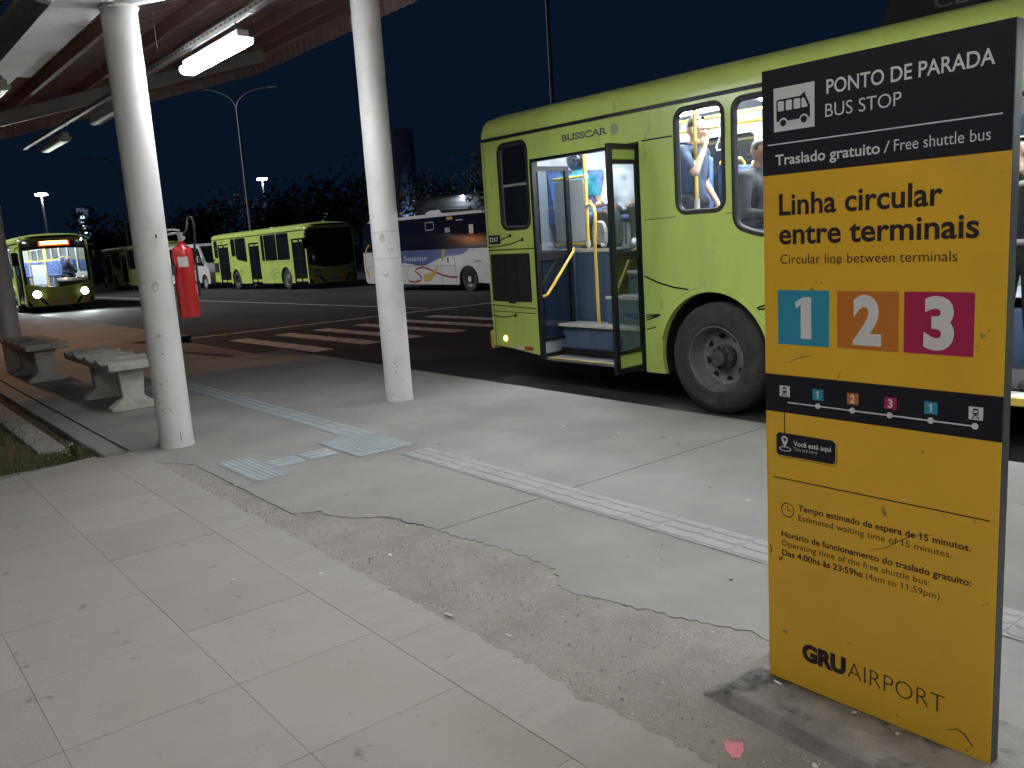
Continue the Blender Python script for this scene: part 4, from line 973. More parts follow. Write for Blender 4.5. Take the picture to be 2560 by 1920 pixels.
# roof climate unit with faint lettering
pmat('faint_letter', (.05, .052, .058), .5, var=0)
ac = np_(MB().prism(rpoly([(4.55, 3.06), (4.65, 3.30), (4.9, 3.36), (7.6, 3.36), (7.9, 3.06)], .06), lambda a, c, d: (a, .42 + d, c), 0, 1.66), 'roof_climate_unit', 'hole')
lettering('CLIMATIZADO', 4.98, 6.30, 3.13, .085, 'faint_letter', ac, lambda u, v, n: (u, .418 - n, v), off=.01)
# ---------------------------------------------------------------- people
pmat('skin_light', (.52, .32, .23), .5, var=.06, vs=20)
pmat('skin_tan', (.36, .20, .135), .5, var=.06, vs=20)
pmat('hair_dark', (.018, .014, .012), .5, var=.3, vs=60)
pmat('hair_brown', (.05, .032, .022), .5, var=.3, vs=60)
pmat('cloth_navy', (.035, .055, .10), .8, var=.25, vs=9)
pmat('cloth_teal', (.02, .20, .28), .8, var=.15, vs=9)
pmat('cloth_white', (.50, .51, .53), .8, var=.06, vs=9)
pmat('cloth_black', (.018, .019, .023), .8, var=.3, vs=9)
pmat('cloth_grey', (.055, .055, .06), .8, var=.6, vs=7)
pmat('denim', (.09, .18, .35), .8, var=.3, vs=11)
pmat('shoe_dark', (.03, .03, .035), .6, var=.3, vs=20)
pmat('shoe_white', (.62, .60, .58), .6, var=.15, vs=20)
pmat('bag_dark', (.03, .03, .034), .7, var=.4, vs=30)
pmat('bag_grey', (.30, .29, .28), .7, var=.5, vs=70)
pmat('helmet', (.012, .017, .03), .15, var=.2, coat=1.)
def capsule(b, p, q, r0, r1, n=14):
    p = Vector(p); q = Vector(q)
    d = (q - p)
    if d.length < 1e-4: d = Vector((0, 0, 1e-3)); q = p + d
    d.normalize(); pts = []; rs = []
    for a in (-85, -55, -25): pts.append(p + d * r0 * math.sin(R(a))); rs.append(r0 * math.cos(R(a)))
    for t in (0, .33, .67, 1): pts.append(p.lerp(q, t)); rs.append(r0 + (r1 - r0) * t)
    for a in (25, 55, 85): pts.append(q + d * r1 * math.sin(R(a))); rs.append(r1 * math.cos(R(a)))
    b.tube(pts, rs, n)
def hand_segs(w, d, side_v, skin, curl=.25, s=1.0):
    """palm and five fingers from the wrist w along d; side_v points to the thumb"""
    w = Vector(w); d = Vector(d).normalized(); t = Vector(side_v); t = (t - d * t.dot(d)).normalized(); n = d.cross(t)
    sg = [(w, w + d * .05 * s, .026 * s, .030 * s, skin), (w + d * .05 * s + t * .02 * s, w + d * .085 * s + t * .022 * s, .022 * s, .02 * s, skin), (w + d * .05 * s - t * .02 * s, w + d * .08 * s - t * .022 * s, .022 * s, .019 * s, skin)]
    for k, (o, L_) in enumerate(((.030, .068), (.011, .078), (-.010, .072), (-.030, .056))):
        a = w + d * .085 * s + t * o * s; m = a + (d + n * curl).normalized() * L_ * .5 * s; e = m + (d + n * curl * 2.6).normalized() * L_ * .5 * s
        sg += [(a, m, .0095 * s, .009 * s, skin), (m, e, .009 * s, .0078 * s, skin)]
    a = w + d * .03 * s + t * .03 * s; m = a + (d * .7 + t * .75).normalized() * .04 * s; e = m + (d + t * .25 + n * curl).normalized() * .035 * s
    return sg + [(a, m, .012 * s, .0105 * s, skin), (m, e, .0105 * s, .009 * s, skin)]
def person(label, loc, rz, J, top, legs, shoe, skin, hair='hair_dark', sleeves=1.0, voxel=.013, hairstyle='short', face=0., nod=0., group='passengers'):
    """J: joints in a frame where +x is ahead, +y left, +z up; one continuous body mesh"""
    V = {k: Vector(v) for k, v in J.items() if not k.startswith('curl')}
    S = []
    S += [(V['pelvis'] + Vector((0, .06, 0)), V['pelvis'] - Vector((0, .06, 0)), .125, .125, legs), (V['pelvis'] + Vector((0, 0, .04)), V['waist'], .13, .125, top)]
    up = (V['neck'] - V['waist']).normalized(); sh = (V['shL'] - V['shR']).normalized()
    for k in (-1, 1):
        S += [(V['waist'] + sh * k * .045, V['waist'].lerp(V['neck'], .62) + sh * k * .075, .115, .118, top)]
    S += [(V['shL'], V['shR'], .072, .072, top), (V['waist'].lerp(V['neck'], .7), V['neck'] - up * .03, .125, .075, top)]
    fwd = Vector((math.cos(face) * math.cos(nod), math.sin(face) * math.cos(nod), -math.sin(nod))); hv = V['head']
    hu = (Vector((0, 0, 1)) - fwd * fwd.z).normalized(); hl = hu.cross(fwd)
    S += [(V['neck'] - up * .02, hv - hu * .05 - fwd * .012, .056, .052, skin), (hv - fwd * .022 + hu * .022, hv + fwd * .014 + hu * .03, .090, .080, skin), (hv - hu * .03 + fwd * .02, hv - hu * .072 + fwd * .042, .068, .040, skin),
          (hv + fwd * .088 + hu * .012, hv + fwd * .104 - hu * .022, .010, .015, skin), (hv + fwd * .088 - hu * .058, hv + fwd * .082 - hu * .088, .018, .02, skin), (hv + fwd * .084 + hu * .03 + hl * .03, hv + fwd * .084 + hu * .03 - hl * .03, .014, .014, skin)]
    for k in (-1, 1): S += [(hv + hl * k * .083 - fwd * .008 + hu * .02, hv + hl * k * .082 - fwd * .004 - hu * .025, .015, .011, skin)]
    for s_ in 'LR':
        sh_, el, wr = V['sh' + s_], V['el' + s_], V['wr' + s_]
        cut = sh_.lerp(el, min(1, sleeves * 1.0))
        S += [(sh_, cut, .062, .052, top)]
        if sleeves < 1: S += [(cut, el, .043, .038, skin), (el, wr, .040, .027, skin)]
        else: S += [(el, wr, .050, .038, top)]
        hd = Vector(J.get('hd' + s_, tuple(wr - el))); tv = Vector(J.get('tv' + s_, (0, 0, 1)))
        S += hand_segs(wr, hd, tv, skin, J.get('curl' + s_, .3))
        hp = V['pelvis'] + Vector((0, .095 if s_ == 'L' else -.095, -.02)) if 'hip' + s_ not in V else V['hip' + s_]
        S += [(hp, V['kn' + s_], .092, .062, legs), (V['kn' + s_], V['an' + s_], .060, .044, legs), (V['an' + s_] - Vector((.03, 0, .03)), V['to' + s_], .042, .036, shoe)]
    b = MB()
    for p, q, r0, r1, m in S: capsule(b, p, q, r0, r1)
    me = b.mesh('tmp', 'skin_tan', smooth=False)
    ob = bpy.data.objects.new('tmp', me); COL.objects.link(ob)
    rm = ob.modifiers.new('r', 'REMESH'); rm.mode = 'VOXEL'; rm.voxel_size = voxel; rm.adaptivity = 0
    sm = ob.modifiers.new('s', 'SMOOTH'); sm.factor = .5; sm.iterations = 2
    bpy.context.view_layer.update()
    m2 = bpy.data.meshes.new_from_object(ob.evaluated_get(bpy.context.evaluated_depsgraph_get()))
    bpy.data.objects.remove(ob)
    names = []
    for s_ in S:
        if s_[4] not in names: names.append(s_[4])
    m2.materials.clear()
    for nme in names: m2.materials.append(MAT(nme))
    segs = [(p, q - p, max(1e-9, (q - p).length_squared), r0, r1, names.index(m)) for p, q, r0, r1, m in ((Vector(a), Vector(c), r0, r1, m) for a, c, r0, r1, m in S)]
    vi = []
    for v in m2.vertices:
        co = v.co; best = 9; bi = 0
        for p, d, l2, r0, r1, mi in segs:
            t = (co - p).dot(d) / l2; t = 0 if t < 0 else 1 if t > 1 else t
            e = (co - p - d * t).length - (r0 + (r1 - r0) * t)
            if e < best: best = e; bi = mi
        vi.append(bi)
    m2.polygons.foreach_set('material_index', [vi[p.vertices[0]] for p in m2.polygons])
    m2.polygons.foreach_set('use_smooth', [True] * len(m2.polygons)); m2.name = 'person'
    o = bpy.data.objects.new('person', m2); COL.objects.link(o); o.location = loc; o.rotation_euler = (0, 0, rz); tag(o, label, 'person', group)
    # hair as a cap that leaves the face free
    if hairstyle != 'none':
        h = MB(); nu, nv = 22, 12; rr = random.Random(len(label))
        lim = {'short': -.15, 'bald': 9, 'long': -.6}[hairstyle]
        vs = []; keep = {}
        for j in range(nv + 1):
            th = PI * j / nv
            for i in range(nu):
                ph = 2 * PI * i / nu; f = math.sin(th) * math.cos(ph); l = math.sin(th) * math.sin(ph); u = math.cos(th)
                q = hv + fwd * (f * .110 - .010) + hl * l * .092 + hu * (u * .108 + .030); q += (fwd * f + hl * l + hu * u) * rr.uniform(-.002, .006)
                keep[(i, j)] = (u > .52 and f < .62) or (f < .25 and u > lim) ; vs.append(q)
        fs = [(j * nu + i, j * nu + (i + 1) % nu, (j + 1) * nu + (i + 1) % nu, (j + 1) * nu + i) for j in range(nv) for i in range(nu) if all(keep[((i + a) % nu, j + c)] for a in (0, 1) for c in (0, 1))]
        h.add(vs, fs).build('hair', hair, o)
    e = MB()
    for k in (-1, 1): e.ball(tuple(hv + fwd * .083 + hu * .012 + hl * k * .032), .010, 8, 6)
    eo = e.build('eyes', 'hair_dark', o)
    return o, hv, fwd, hl, hu
def sit(lean=.1, knee=.0, spread=.11, arms=None, hh=0., ft=-.36):
    """seated on z = 0 (the seat top), facing +x"""
    c, s = math.cos(lean), math.sin(lean)
    ax = lambda t: (-.0 + s * t, 0, .11 + c * t)
    J = dict(pelvis=(0, 0, .11), waist=ax(.17), neck=ax(.53), head=(s * .66 + .02 + hh * .06, 0, .11 + c * .655 - hh * .02), shL=(s * .46, .175, .11 + c * .455), shR=(s * .46, -.175, .11 + c * .455),
             knL=(.43, spread, .11 + knee), knR=(.43, -spread, .11 + knee), anL=(.42, spread, ft), anR=(.42, -spread, ft), toL=(.56, spread + .02, ft - .04), toR=(.56, -spread - .02, ft - .04),
             elL=(s * .3 + .08, .24, .24), elR=(s * .3 + .08, -.24, .24), wrL=(.30, .12, .20), wrR=(.30, -.12, .20), hdL=(1, -.5, -.1), hdR=(1, .5, -.1))
    if arms: J.update(arms)
    return J
BX, BY, BZ = -8.11, 6.14, -.15
def at(x, y, z): return (BX + x, BY + y, BZ + z)
# teal shirt, jeans, helmet on, holding a phone
J = sit(.14, spread=.10, hh=-1.2, ft=-.17); J.update(wrL=(.36, .06, .25), wrR=(.36, -.08, .25), elL=(.16, .24, .26), elR=(.16, -.24, .26), hdL=(.8, -.5, .2), hdR=(.8, .5, .2))
o, hv, fw, hl, hu = person('seated passenger in teal shirt and jeans looking at a phone behind the partition', at(.40, 1.12, 1.745), R(-20), J, 'cloth_teal', 'denim', 'shoe_dark', 'skin_tan', nod=.6, sleeves=.6, hairstyle='none')
h = MB(); M4 = Matrix.Translation(hv + hu * .02); h.ball((0, 0, 0), (.135, .118, .135), 24, 14)
fr3 = Matrix(((fw.x, hl.x, hu.x, 0), (fw.y, hl.y, hu.y, 0), (fw.z, hl.z, hu.z, 0), (0, 0, 0, 1)))
h.xf(M4 @ fr3); h.build('helmet', 'helmet', o)
ph = MB().box(-.038, .038, -.004, .004, -.07, .07).xf(Matrix.Translation(o.matrix_basis @ Vector((.45, -.01, .31))) @ Matrix.Rotation(R(-18), 4, 'Z') @ Matrix.Rotation(R(-35), 4, 'Y') @ Matrix.Rotation(R(90), 4, 'Z')).build('phone', 'helmet', bevel=.006); tag(ph, 'dark phone held by the passenger in the teal shirt', 'phone')
# white hoodie with backpack between the feet
J = sit(.05, spread=.15, ft=-.21); J.update(wrL=(.24, .14, .16), wrR=(.24, -.12, .16))
person('seated passenger in white hoodie and dark trousers facing the open rear door', at(1.12, 1.24, 1.80), R(-58), J, 'cloth_white', 'cloth_black', 'shoe_white', 'skin_tan', face=.7)
bp = empty('backpack', at(1.22, .72, 1.51)); tag(bp, 'dark backpack with grey mesh front between the feet of white hoodie passenger', 'backpack')
MB().prism(rpoly([(-.15, 0), (.15, 0), (.17, .25), (.10, .42), (-.10, .42), (-.17, .25)], .06), lambda a, c, d: (a, d, c), -.02, .18).build('body', 'bag_dark', bp, bevel=.03)
MB().prism(rpoly([(-.10, .04), (.10, .04), (.11, .2), (.06, .30), (-.06, .30), (-.11, .2)], .04), lambda a, c, d: (a, d, c), -.07, -.02).build('pocket', 'bag_grey', bp, bevel=.015)
MB().tube([(-.05, .1, .42), (-.03, .1, .47), (.03, .1, .47), (.05, .1, .42)], .01, 6).build('handle', 'bag_dark', bp)
# dark jacket next to them
J = sit(.12, spread=.12, ft=-.21)
person('seated passenger in black jacket beside the white hoodie at rear door', at(1.50, 1.55, 1.80), R(-55), J, 'cloth_black', 'cloth_black', 'shoe_white', 'skin_tan', face=.2, hair='hair_dark')
# standing man, hand on his face
J = dict(pelvis=(0, 0, .93), waist=(-.02, 0, 1.10), neck=(.0, 0, 1.47), head=(.06, 0, 1.60), shL=(.0, .19, 1.40), shR=(.0, -.19, 1.40), elL=(-.02, .26, 1.12), wrL=(.12, .24, .92), hdL=(.3, 0, -1),
         elR=(.17, -.24, 1.20), wrR=(.20, -.12, 1.42), hdR=(-.10, .25, 1), tvR=(-.6, -.2, .2), curlR=.25, knL=(.02, .1, .50), knR=(.04, -.1, .50), anL=(-.02, .11, .09), anR=(.02, -.11, .09), toL=(.14, .13, .045), toR=(.18, -.13, .045))
o, hv, fw, hl, hu = person('standing passenger in navy t-shirt with glasses touching his face by the window', at(2.60, .60, .985), R(8), J, 'cloth_navy', 'cloth_black', 'shoe_dark', 'skin_light', sleeves=.75, voxel=.0105, nod=.12)
g = MB()
for k in (-1, 1): g.tube([tuple(hv + fw * .104 + hl * (k * .034 + .022 * math.cos(R(a))) + hu * (.012 + .017 * math.sin(R(a)))) for a in range(0, 360, 30)], .003, 5, closed=True); g.tube([tuple(hv + fw * .104 + hl * k * .056 + hu * .012), tuple(hv + hl * k * .086 + hu * .018)], .003, 5)
g.build('glasses', 'cloth_black', o)
# seated back view in grey patterned jacket
J = sit(.22, spread=.1); J.update(wrL=(.4, .1, .2), wrR=(.4, -.1, .2))
person('seated passenger in grey patterned jacket leaning forward at the large side window', at(3.25, .56, 1.54), R(0), J, 'cloth_grey', 'cloth_black', 'shoe_dark', 'skin_tan', nod=.3)
# man in the middle doorway
J = dict(pelvis=(0, 0, .93), waist=(.0, 0, 1.10), neck=(.02, 0, 1.47), head=(.05, 0, 1.60), shL=(.0, .19, 1.40), shR=(.0, -.19, 1.40), elL=(-.02, .27, 1.13), wrL=(.10, .22, .90), hdL=(.3, 0, -1), elR=(-.02, -.27, 1.13), wrR=(.10, -.22, .90), hdR=(.3, 0, -1),
         knL=(.02, .1, .50), knR=(.04, -.1, .50), anL=(-.02, .11, .09), anR=(.02, -.11, .09), toL=(.14, .13, .045), toR=(.18, -.13, .045))
o, hv, fw, hl, hu = person('standing person in black jacket with white collar and belt at middle door', at(5.62, .42, .43), R(-100), J, 'cloth_black', 'cloth_black', 'shoe_dark', 'skin_light', face=.4)
b = MB(); b.tube([(.10 * math.cos(R(a)), .105 * math.sin(R(a)), 1.445 - .03 * math.cos(R(a))) for a in range(0, 360, 24)], .022, 8, closed=True); b.build('collar', 'cloth_white', o)
b = MB(); b.tube([(.155 * math.cos(R(a)), .20 * math.sin(R(a)), 1.03) for a in range(0, 360, 20)], .022, 8, closed=True); b.build('belt', 'badge_grey', o)
# ---------------------------------------------------------------- concrete benches
def bench_parts():
    b = MB(); n = 65; Ls = 2.02
    top = [(-Ls * i / (n - 1), .535 - .028 * (.5 + .5 * math.cos(2 * PI * 4 * i / (n - 1) + PI)) ** .8 * 1.0) for i in range(n)]
    top = [(x, .545 - .05 * abs(math.sin(PI * 4 * i / (n - 1))) ** .7) for i, (x, z) in enumerate(top)]
    prof = [(0, .44)] + [(0.0, .53)] + top[1:-1] + [(-Ls, .53), (-Ls, .44), (-Ls * .5, .435)]
    b.prism(prof, lambda a, c, d: (a, d, c), 0, .52)
    me = b.mesh('seat', 'bench_concrete', ang=50)
    l = MB()
    def prof_y(y0, y1, z): return [(-.075, y0, z), (.075, y0, z), (.075, y1, z), (-.075, y1, z)]
    secs = [(.02, .50, 0), (.02, .50, .045), (.10, .42, .10), (.15, .37, .14), (.13, .39, .40), (.10, .42, .44)]
    w = [.075, .075, .07, .062, .068, .075]
    vs = []
    for (y0, y1, z), k in zip(secs, w): vs += [(-k, y0, z), (k, y0, z), (k, y1, z), (-k, y1, z)]
    fs = [(i * 4 + j, i * 4 + (j + 1) % 4, (i + 1) * 4 + (j + 1) % 4, (i + 1) * 4 + j) for i in range(5) for j in range(4)] + [(3, 2, 1, 0), (20, 21, 22, 23)]
    l.add(vs, fs)
    return me, l.mesh('leg', 'bench_concrete', ang=30)
bs, bl = bench_parts()
for (x, y, lab) in ((-9.45, 2.20, 'weathered concrete bench with scalloped seat just behind the fire extinguisher pillar'), (-12.93, 2.03, 'weathered concrete bench with scalloped seat at the last shelter pillar')):
    o = empty('concrete_bench', (x, y, 0)); tag(o, lab, 'bench', 'scalloped concrete benches')
    s = inst(bs, 'seat', o, (0, 0, 0)); bv = s.modifiers.new('edge', 'BEVEL'); bv.width = .01; bv.segments = 2; bv.limit_method = 'ANGLE'; bv.angle_limit = R(50)
    for dx in (-.17, -1.30):
        q = inst(bl, 'leg', o, (dx, -.02, 0)); bv = q.modifiers.new('edge', 'BEVEL'); bv.width = .012; bv.segments = 2; bv.limit_method = 'ANGLE'; bv.angle_limit = R(40)
# ---------------------------------------------------------------- fire extinguisher on the pillar
ex = empty('fire_extinguisher', (-7.42, 2.432, 1.065)); tag(ex, 'red fire extinguisher hanging on the round white pillar', 'fire extinguisher')
MB().lathe([(.0, .012), (.07, .008), (.082, 0), (.086, .015), (.086, .53), (.082, .56), (.066, .585), (.04, .60), (.026, .61), (.026, .635), (.0, .636)], (0, 0, 0), n=36, caps=False).build('cylinder', 'extinguisher_red', ex)
MB().lathe([(.02, .63), (.02, .69), (.026, .69), (.026, .71), (.0, .712)], (0, 0, 0), n=16, caps=False).build('valve', 'badge_grey', ex)
MB().tube([(0, 0, .70), (-.03, -.03, .705), (-.08, -.075, .70)], .011, 8).build('handle', 'badge_grey', ex); MB().tube([(0, 0, .725), (-.04, -.03, .735), (-.09, -.07, .735)], .009, 8).build('trigger', 'badge_grey', ex)
MB().lathe([(.018, 0), (.018, .03)], (.045, .0, .66), 'x', 14).build('gauge', 'badge_grey', ex)
hs = MB(); hs.tube([(.01, .02, .69), (.02, .05, .72), (.0, .07, .77), (-.02, .085, .81), (-.01, .10, .835), (.01, .115, .82), (.02, .12, .77), (.02, .118, .70), (.01, .108, .60), (.0, .105, .45), (.0, .103, .30)], .010, 8); hs.build('hose', 'rubber', ex)
MB().lathe([(.011, 0), (.016, .12), (.018, .13)], (.0, .103, .17), n=12).build('nozzle', 'rubber', ex)
def wrap(a0, a1, z0, z1, mat, nm):
    b = MB(); b.grid(lambda a, z: (.0872 * math.cos(R(a)), .0872 * math.sin(R(a)), z), linsp(a0, a1, 9), [z0, z1]); b.build(nm, mat, ex)
wrap(-45, 8, .425, .508, 'litter_white', 'paper_label'); wrap(48, 76, .30, .39, 'litter_white', 'sticker'); wrap(52, 78, .19, .28, 'litter_white', 'sticker'); wrap(58, 80, .13, .165, 'litter_white', 'sticker'); wrap(50, 78, .285, .297, 'litter_dark', 'sticker')
MB().box(-.05, .05, -.112, -.086, .36, .44).build('bracket', 'dark_steel', ex)
# ---------------------------------------------------------------- litter on the ground
rr = random.Random(21)
def scrap(name, label, cat, x, y, z, size, mat, n=6, thick=.0015, group='litter on the ground', rz=None, asp=.6):
    a0 = rr.uniform(0, 6) if rz is None else rz
    pts = [(size * rr.uniform(.75, 1.1) * math.cos(2 * PI * i / n), size * asp * rr.uniform(.75, 1.1) * math.sin(2 * PI * i / n)) for i in range(n)]
    b = MB(); b.prism(pts, lambda a, c, d: (a * math.cos(a0) - c * math.sin(a0), a * math.sin(a0) + c * math.cos(a0), d + (.25 * abs(a) if d > 0 else .2 * abs(a))), 0.0005, thick + .0005)
    return tag(b.build(name, mat, loc=(x, y, z)), label, cat, group)
def butt(label, x, y, z, rz, L_=.03, r_=.004, mats=('litter_white', 'mask_yellow')):
    o = empty('cigarette_butt', (x, y, z + r_), rz); tag(o, label, 'cigarette butt', 'litter on the ground')
    MB().lathe([(r_, 0), (r_, L_ * .6)], (0, 0, 0), 'x', 8).build('paper', 'litter_white', o); MB().lathe([(r_ * 1.02, -L_ * .4), (r_ * 1.02, 0)], (0, 0, 0), 'x', 8).build('filter', 'trim_pale', o)
butt('white cigarette butt on the square slabs in front of the planter corner', -6.957, 1.509, 0, .5, .06, .005); butt('cigarette butt by the chipped border beside the worn strip', -2.926, 1.881, .0, .25, .05, .0055)
butt('cigarette butt under the bench foot behind the extinguisher pillar', -9.50, 2.10, 0, .2, .05); butt('cigarette butt on the blue dotted tactile block', -5.843, 3.058, .011, .1, .06); butt('cigarette butt just beside the tactile path by the platform joint', -3.664, 3.156, 0, .3, .035)
butt('cigarette butt on the totem footing at its left end', -1.588, 2.31, .043, -.2, .03); butt('cigarette butt lying on loose gravel below the border', -2.602, 1.951, -.006, .1, .03)
for lab, x, y, z, s, m in (('crumpled white paper beside the kerb stone joint by the bench', -11.56, 1.90, 0, .035, 'litter_white'), ('white paper scrap on the inner planter path', -9.174, 1.38, -.014, .03, 'litter_white'), ('flat white scrap between planter kerb and far bench', -12.54, 1.99, 0, .03, 'litter_white'),
                           ('white scrap beneath the seat of the far bench', -13.86, 2.55, 0, .03, 'litter_white'), ('white pebble scrap on the long straight crack', -5.72, 2.03, 0, .016, 'litter_white'), ('white scrap on gravel below the crooked crack', -3.757, 2.091, -.006, .016, 'litter_white'),
                           ('white scrap on the striped border strip', -3.787, 1.711, .002, .012, 'litter_white'), ('tiny white scrap in the middle of a square slab', -4.05, 1.374, 0, .010, 'litter_white'), ('dark scrap alone on the platform between tactile path and totem', -2.284, 2.98, 0, .014, 'litter_dark'),
                           ('pale scrap on the platform beyond the tactile path near totem', -2.899, 3.95, 0, .014, 'litter_white'), ('small white scrap on the bare platform facing the rear door', -5.18, 4.598, 0, .012, 'litter_white'), ('thin white scrap on the platform facing the rear wheel', -4.646, 4.706, 0, .014, 'litter_white'),
                           ('white chewed scrap on the totem footing below the logo', -1.315, 2.322, .045, .010, 'litter_white'), ('white scrap on the totem footing near its right end', -1.168, 2.305, .045, .010, 'litter_white'), ('white scrap in front of the totem footing', -1.29, 2.06, -.005, .014, 'litter_white'), ('flattened pale cup lid on the asphalt under the open rear door', -7.05, 5.86, -.15, .07, 'litter_white')):
    scrap('paper_scrap', lab, 'litter', x, y, z, s, m)
b = MB(); b.prism([(-.028, .038), (.03, .034), (.028, -.005), (.012, -.045), (-.012, -.045), (-.012, -.030), (-.026, -.012)], lambda a, c, d: (a, c, d + .08 * abs(a)), 0, .001)
tag(b.build('paper_scrap', 'litter_pink', loc=(-1.505, 1.963, -.004)), 'pink torn paper scrap in front of the totem footing', 'litter', 'litter on the ground').rotation_euler = (0, 0, .75)
tw = MB(); tw.tube([(0, 0, .004), (.03, -.012, .006), (.06, -.035, .004)], .0022, 5); tw.tube([(.01, -.002, .005), (.03, .008, .007)], .0016, 5)
tag(tw.build('twig', 'litter_dark', loc=(-3.79, 1.985, -.004)), 'small dark forked twig on the gravel strip', 'twig')
# ---------------------------------------------------------------- other buses
emat('flood', (.92, .97, 1), 60)
b2 = city_bus('city_bus', -49.4, 17.9, 'parked unlit green city bus between the white minibus and the tour coach', lit=False)
b3 = city_bus('city_bus', -71.0, 17.2, 'parked unlit green city bus behind the arriving bus', lit=False)
bl_ = city_bus('city_bus', -50.5, 6.35, 'arriving green city bus with bright headlights and orange destination sign', lit=True, heads=True)
lining(bl_, 0, False)
for x in (4.6, 5.6, 7.4, 8.2, 9.0):
    for y in (.12, .58, 1.48, 1.94): seat(bl_, x, y, .98)
for (x, y) in ((10.2, 1.2), (9.4, .75), (8.0, 1.7), (6.6, .7)): MB().tube([(x, y, .98), (x, y, 2.95)], .02, 8).build('pole', 'rail_yellow', bl_)
seat(bl_, 11.0, 1.62, 1.05)
b = MB(); b.prism(rpoly([(0, .98), (.45, .98), (.5, 1.2), (.32, 1.34), (0, 1.18)], .05), lambda a, c, d: (11.5 + a, d, c), 1.25, 2.4); b.build('dashboard', 'bus_black', bl_)
for y, z, r in ((1.55, 1.30, .05), (1.95, 1.32, .02), (2.2, 1.33, .03)): MB().ball((11.9, y, z), (.02, r, r * .6), 10, 6).build('dash_lamp', 'dash_lamp', bl_)
MB().box(9.9, 9.93, .75, 1.25, 1.1, 1.9).build('partition', 'panel_pale', bl_); MB().tube([(9.9, .72, 1.9), (9.9, 1.28, 1.9), (9.9, 1.28, 1.1)], .02, 8).build('rail', 'rail_yellow', bl_)
J = sit(.05); J.update(wrL=(.42, .14, .34), wrR=(.42, -.14, .34), elL=(.18, .24, .26), elR=(.18, -.24, .26))
dp, *_ = person('bus driver in dark clothes at the wheel of the arriving bus', (-50.5 + 11.12, 6.35 + 1.86, bl_.location.z + 1.36), 0, J, 'cloth_navy', 'cloth_black', 'shoe_dark', 'skin_tan', voxel=.02, group=None)
def yard_mast(x, y, h, aim, power, label):
    o = empty('floodlight_mast', (x, y, -.15)); tag(o, label, 'street lamp')
    MB().lathe([(.22, 0), (.22, .1), (.18, .15), (.10, h)], (0, 0, 0), n=14).build('pole', 'pole_grey', o); MB().box(-1.2, 1.2, -.06, .06, h - .1, h + .02).build('crossbar', 'pole_grey', o)
    for s in (-1, 0, 1): MB().box(s * .9 - .25, s * .9 + .25, .05, .25, h - .02, h + .38).build('lamp_head', 'flood', o)
    l = bpy.data.lights.new('glow', 'SPOT'); l.energy = power; l.color = (.95, .98, 1); l.spot_size = R(84); l.spot_blend = .85; l.shadow_soft_size = .35
    lo = bpy.data.objects.new('glow', l); COL.objects.link(lo); lo.parent = o; lo.location = (0, .5, h + .1); d = Vector(aim) - Vector((x, y + .5, h)); lo.rotation_euler = d.to_track_quat('-Z', 'Y').to_euler()
    return o
yard_mast(-54, -8, 19.5, (-42, 19, 1.5), 26000, 'tall white floodlight mast standing in the planter behind the shelter')
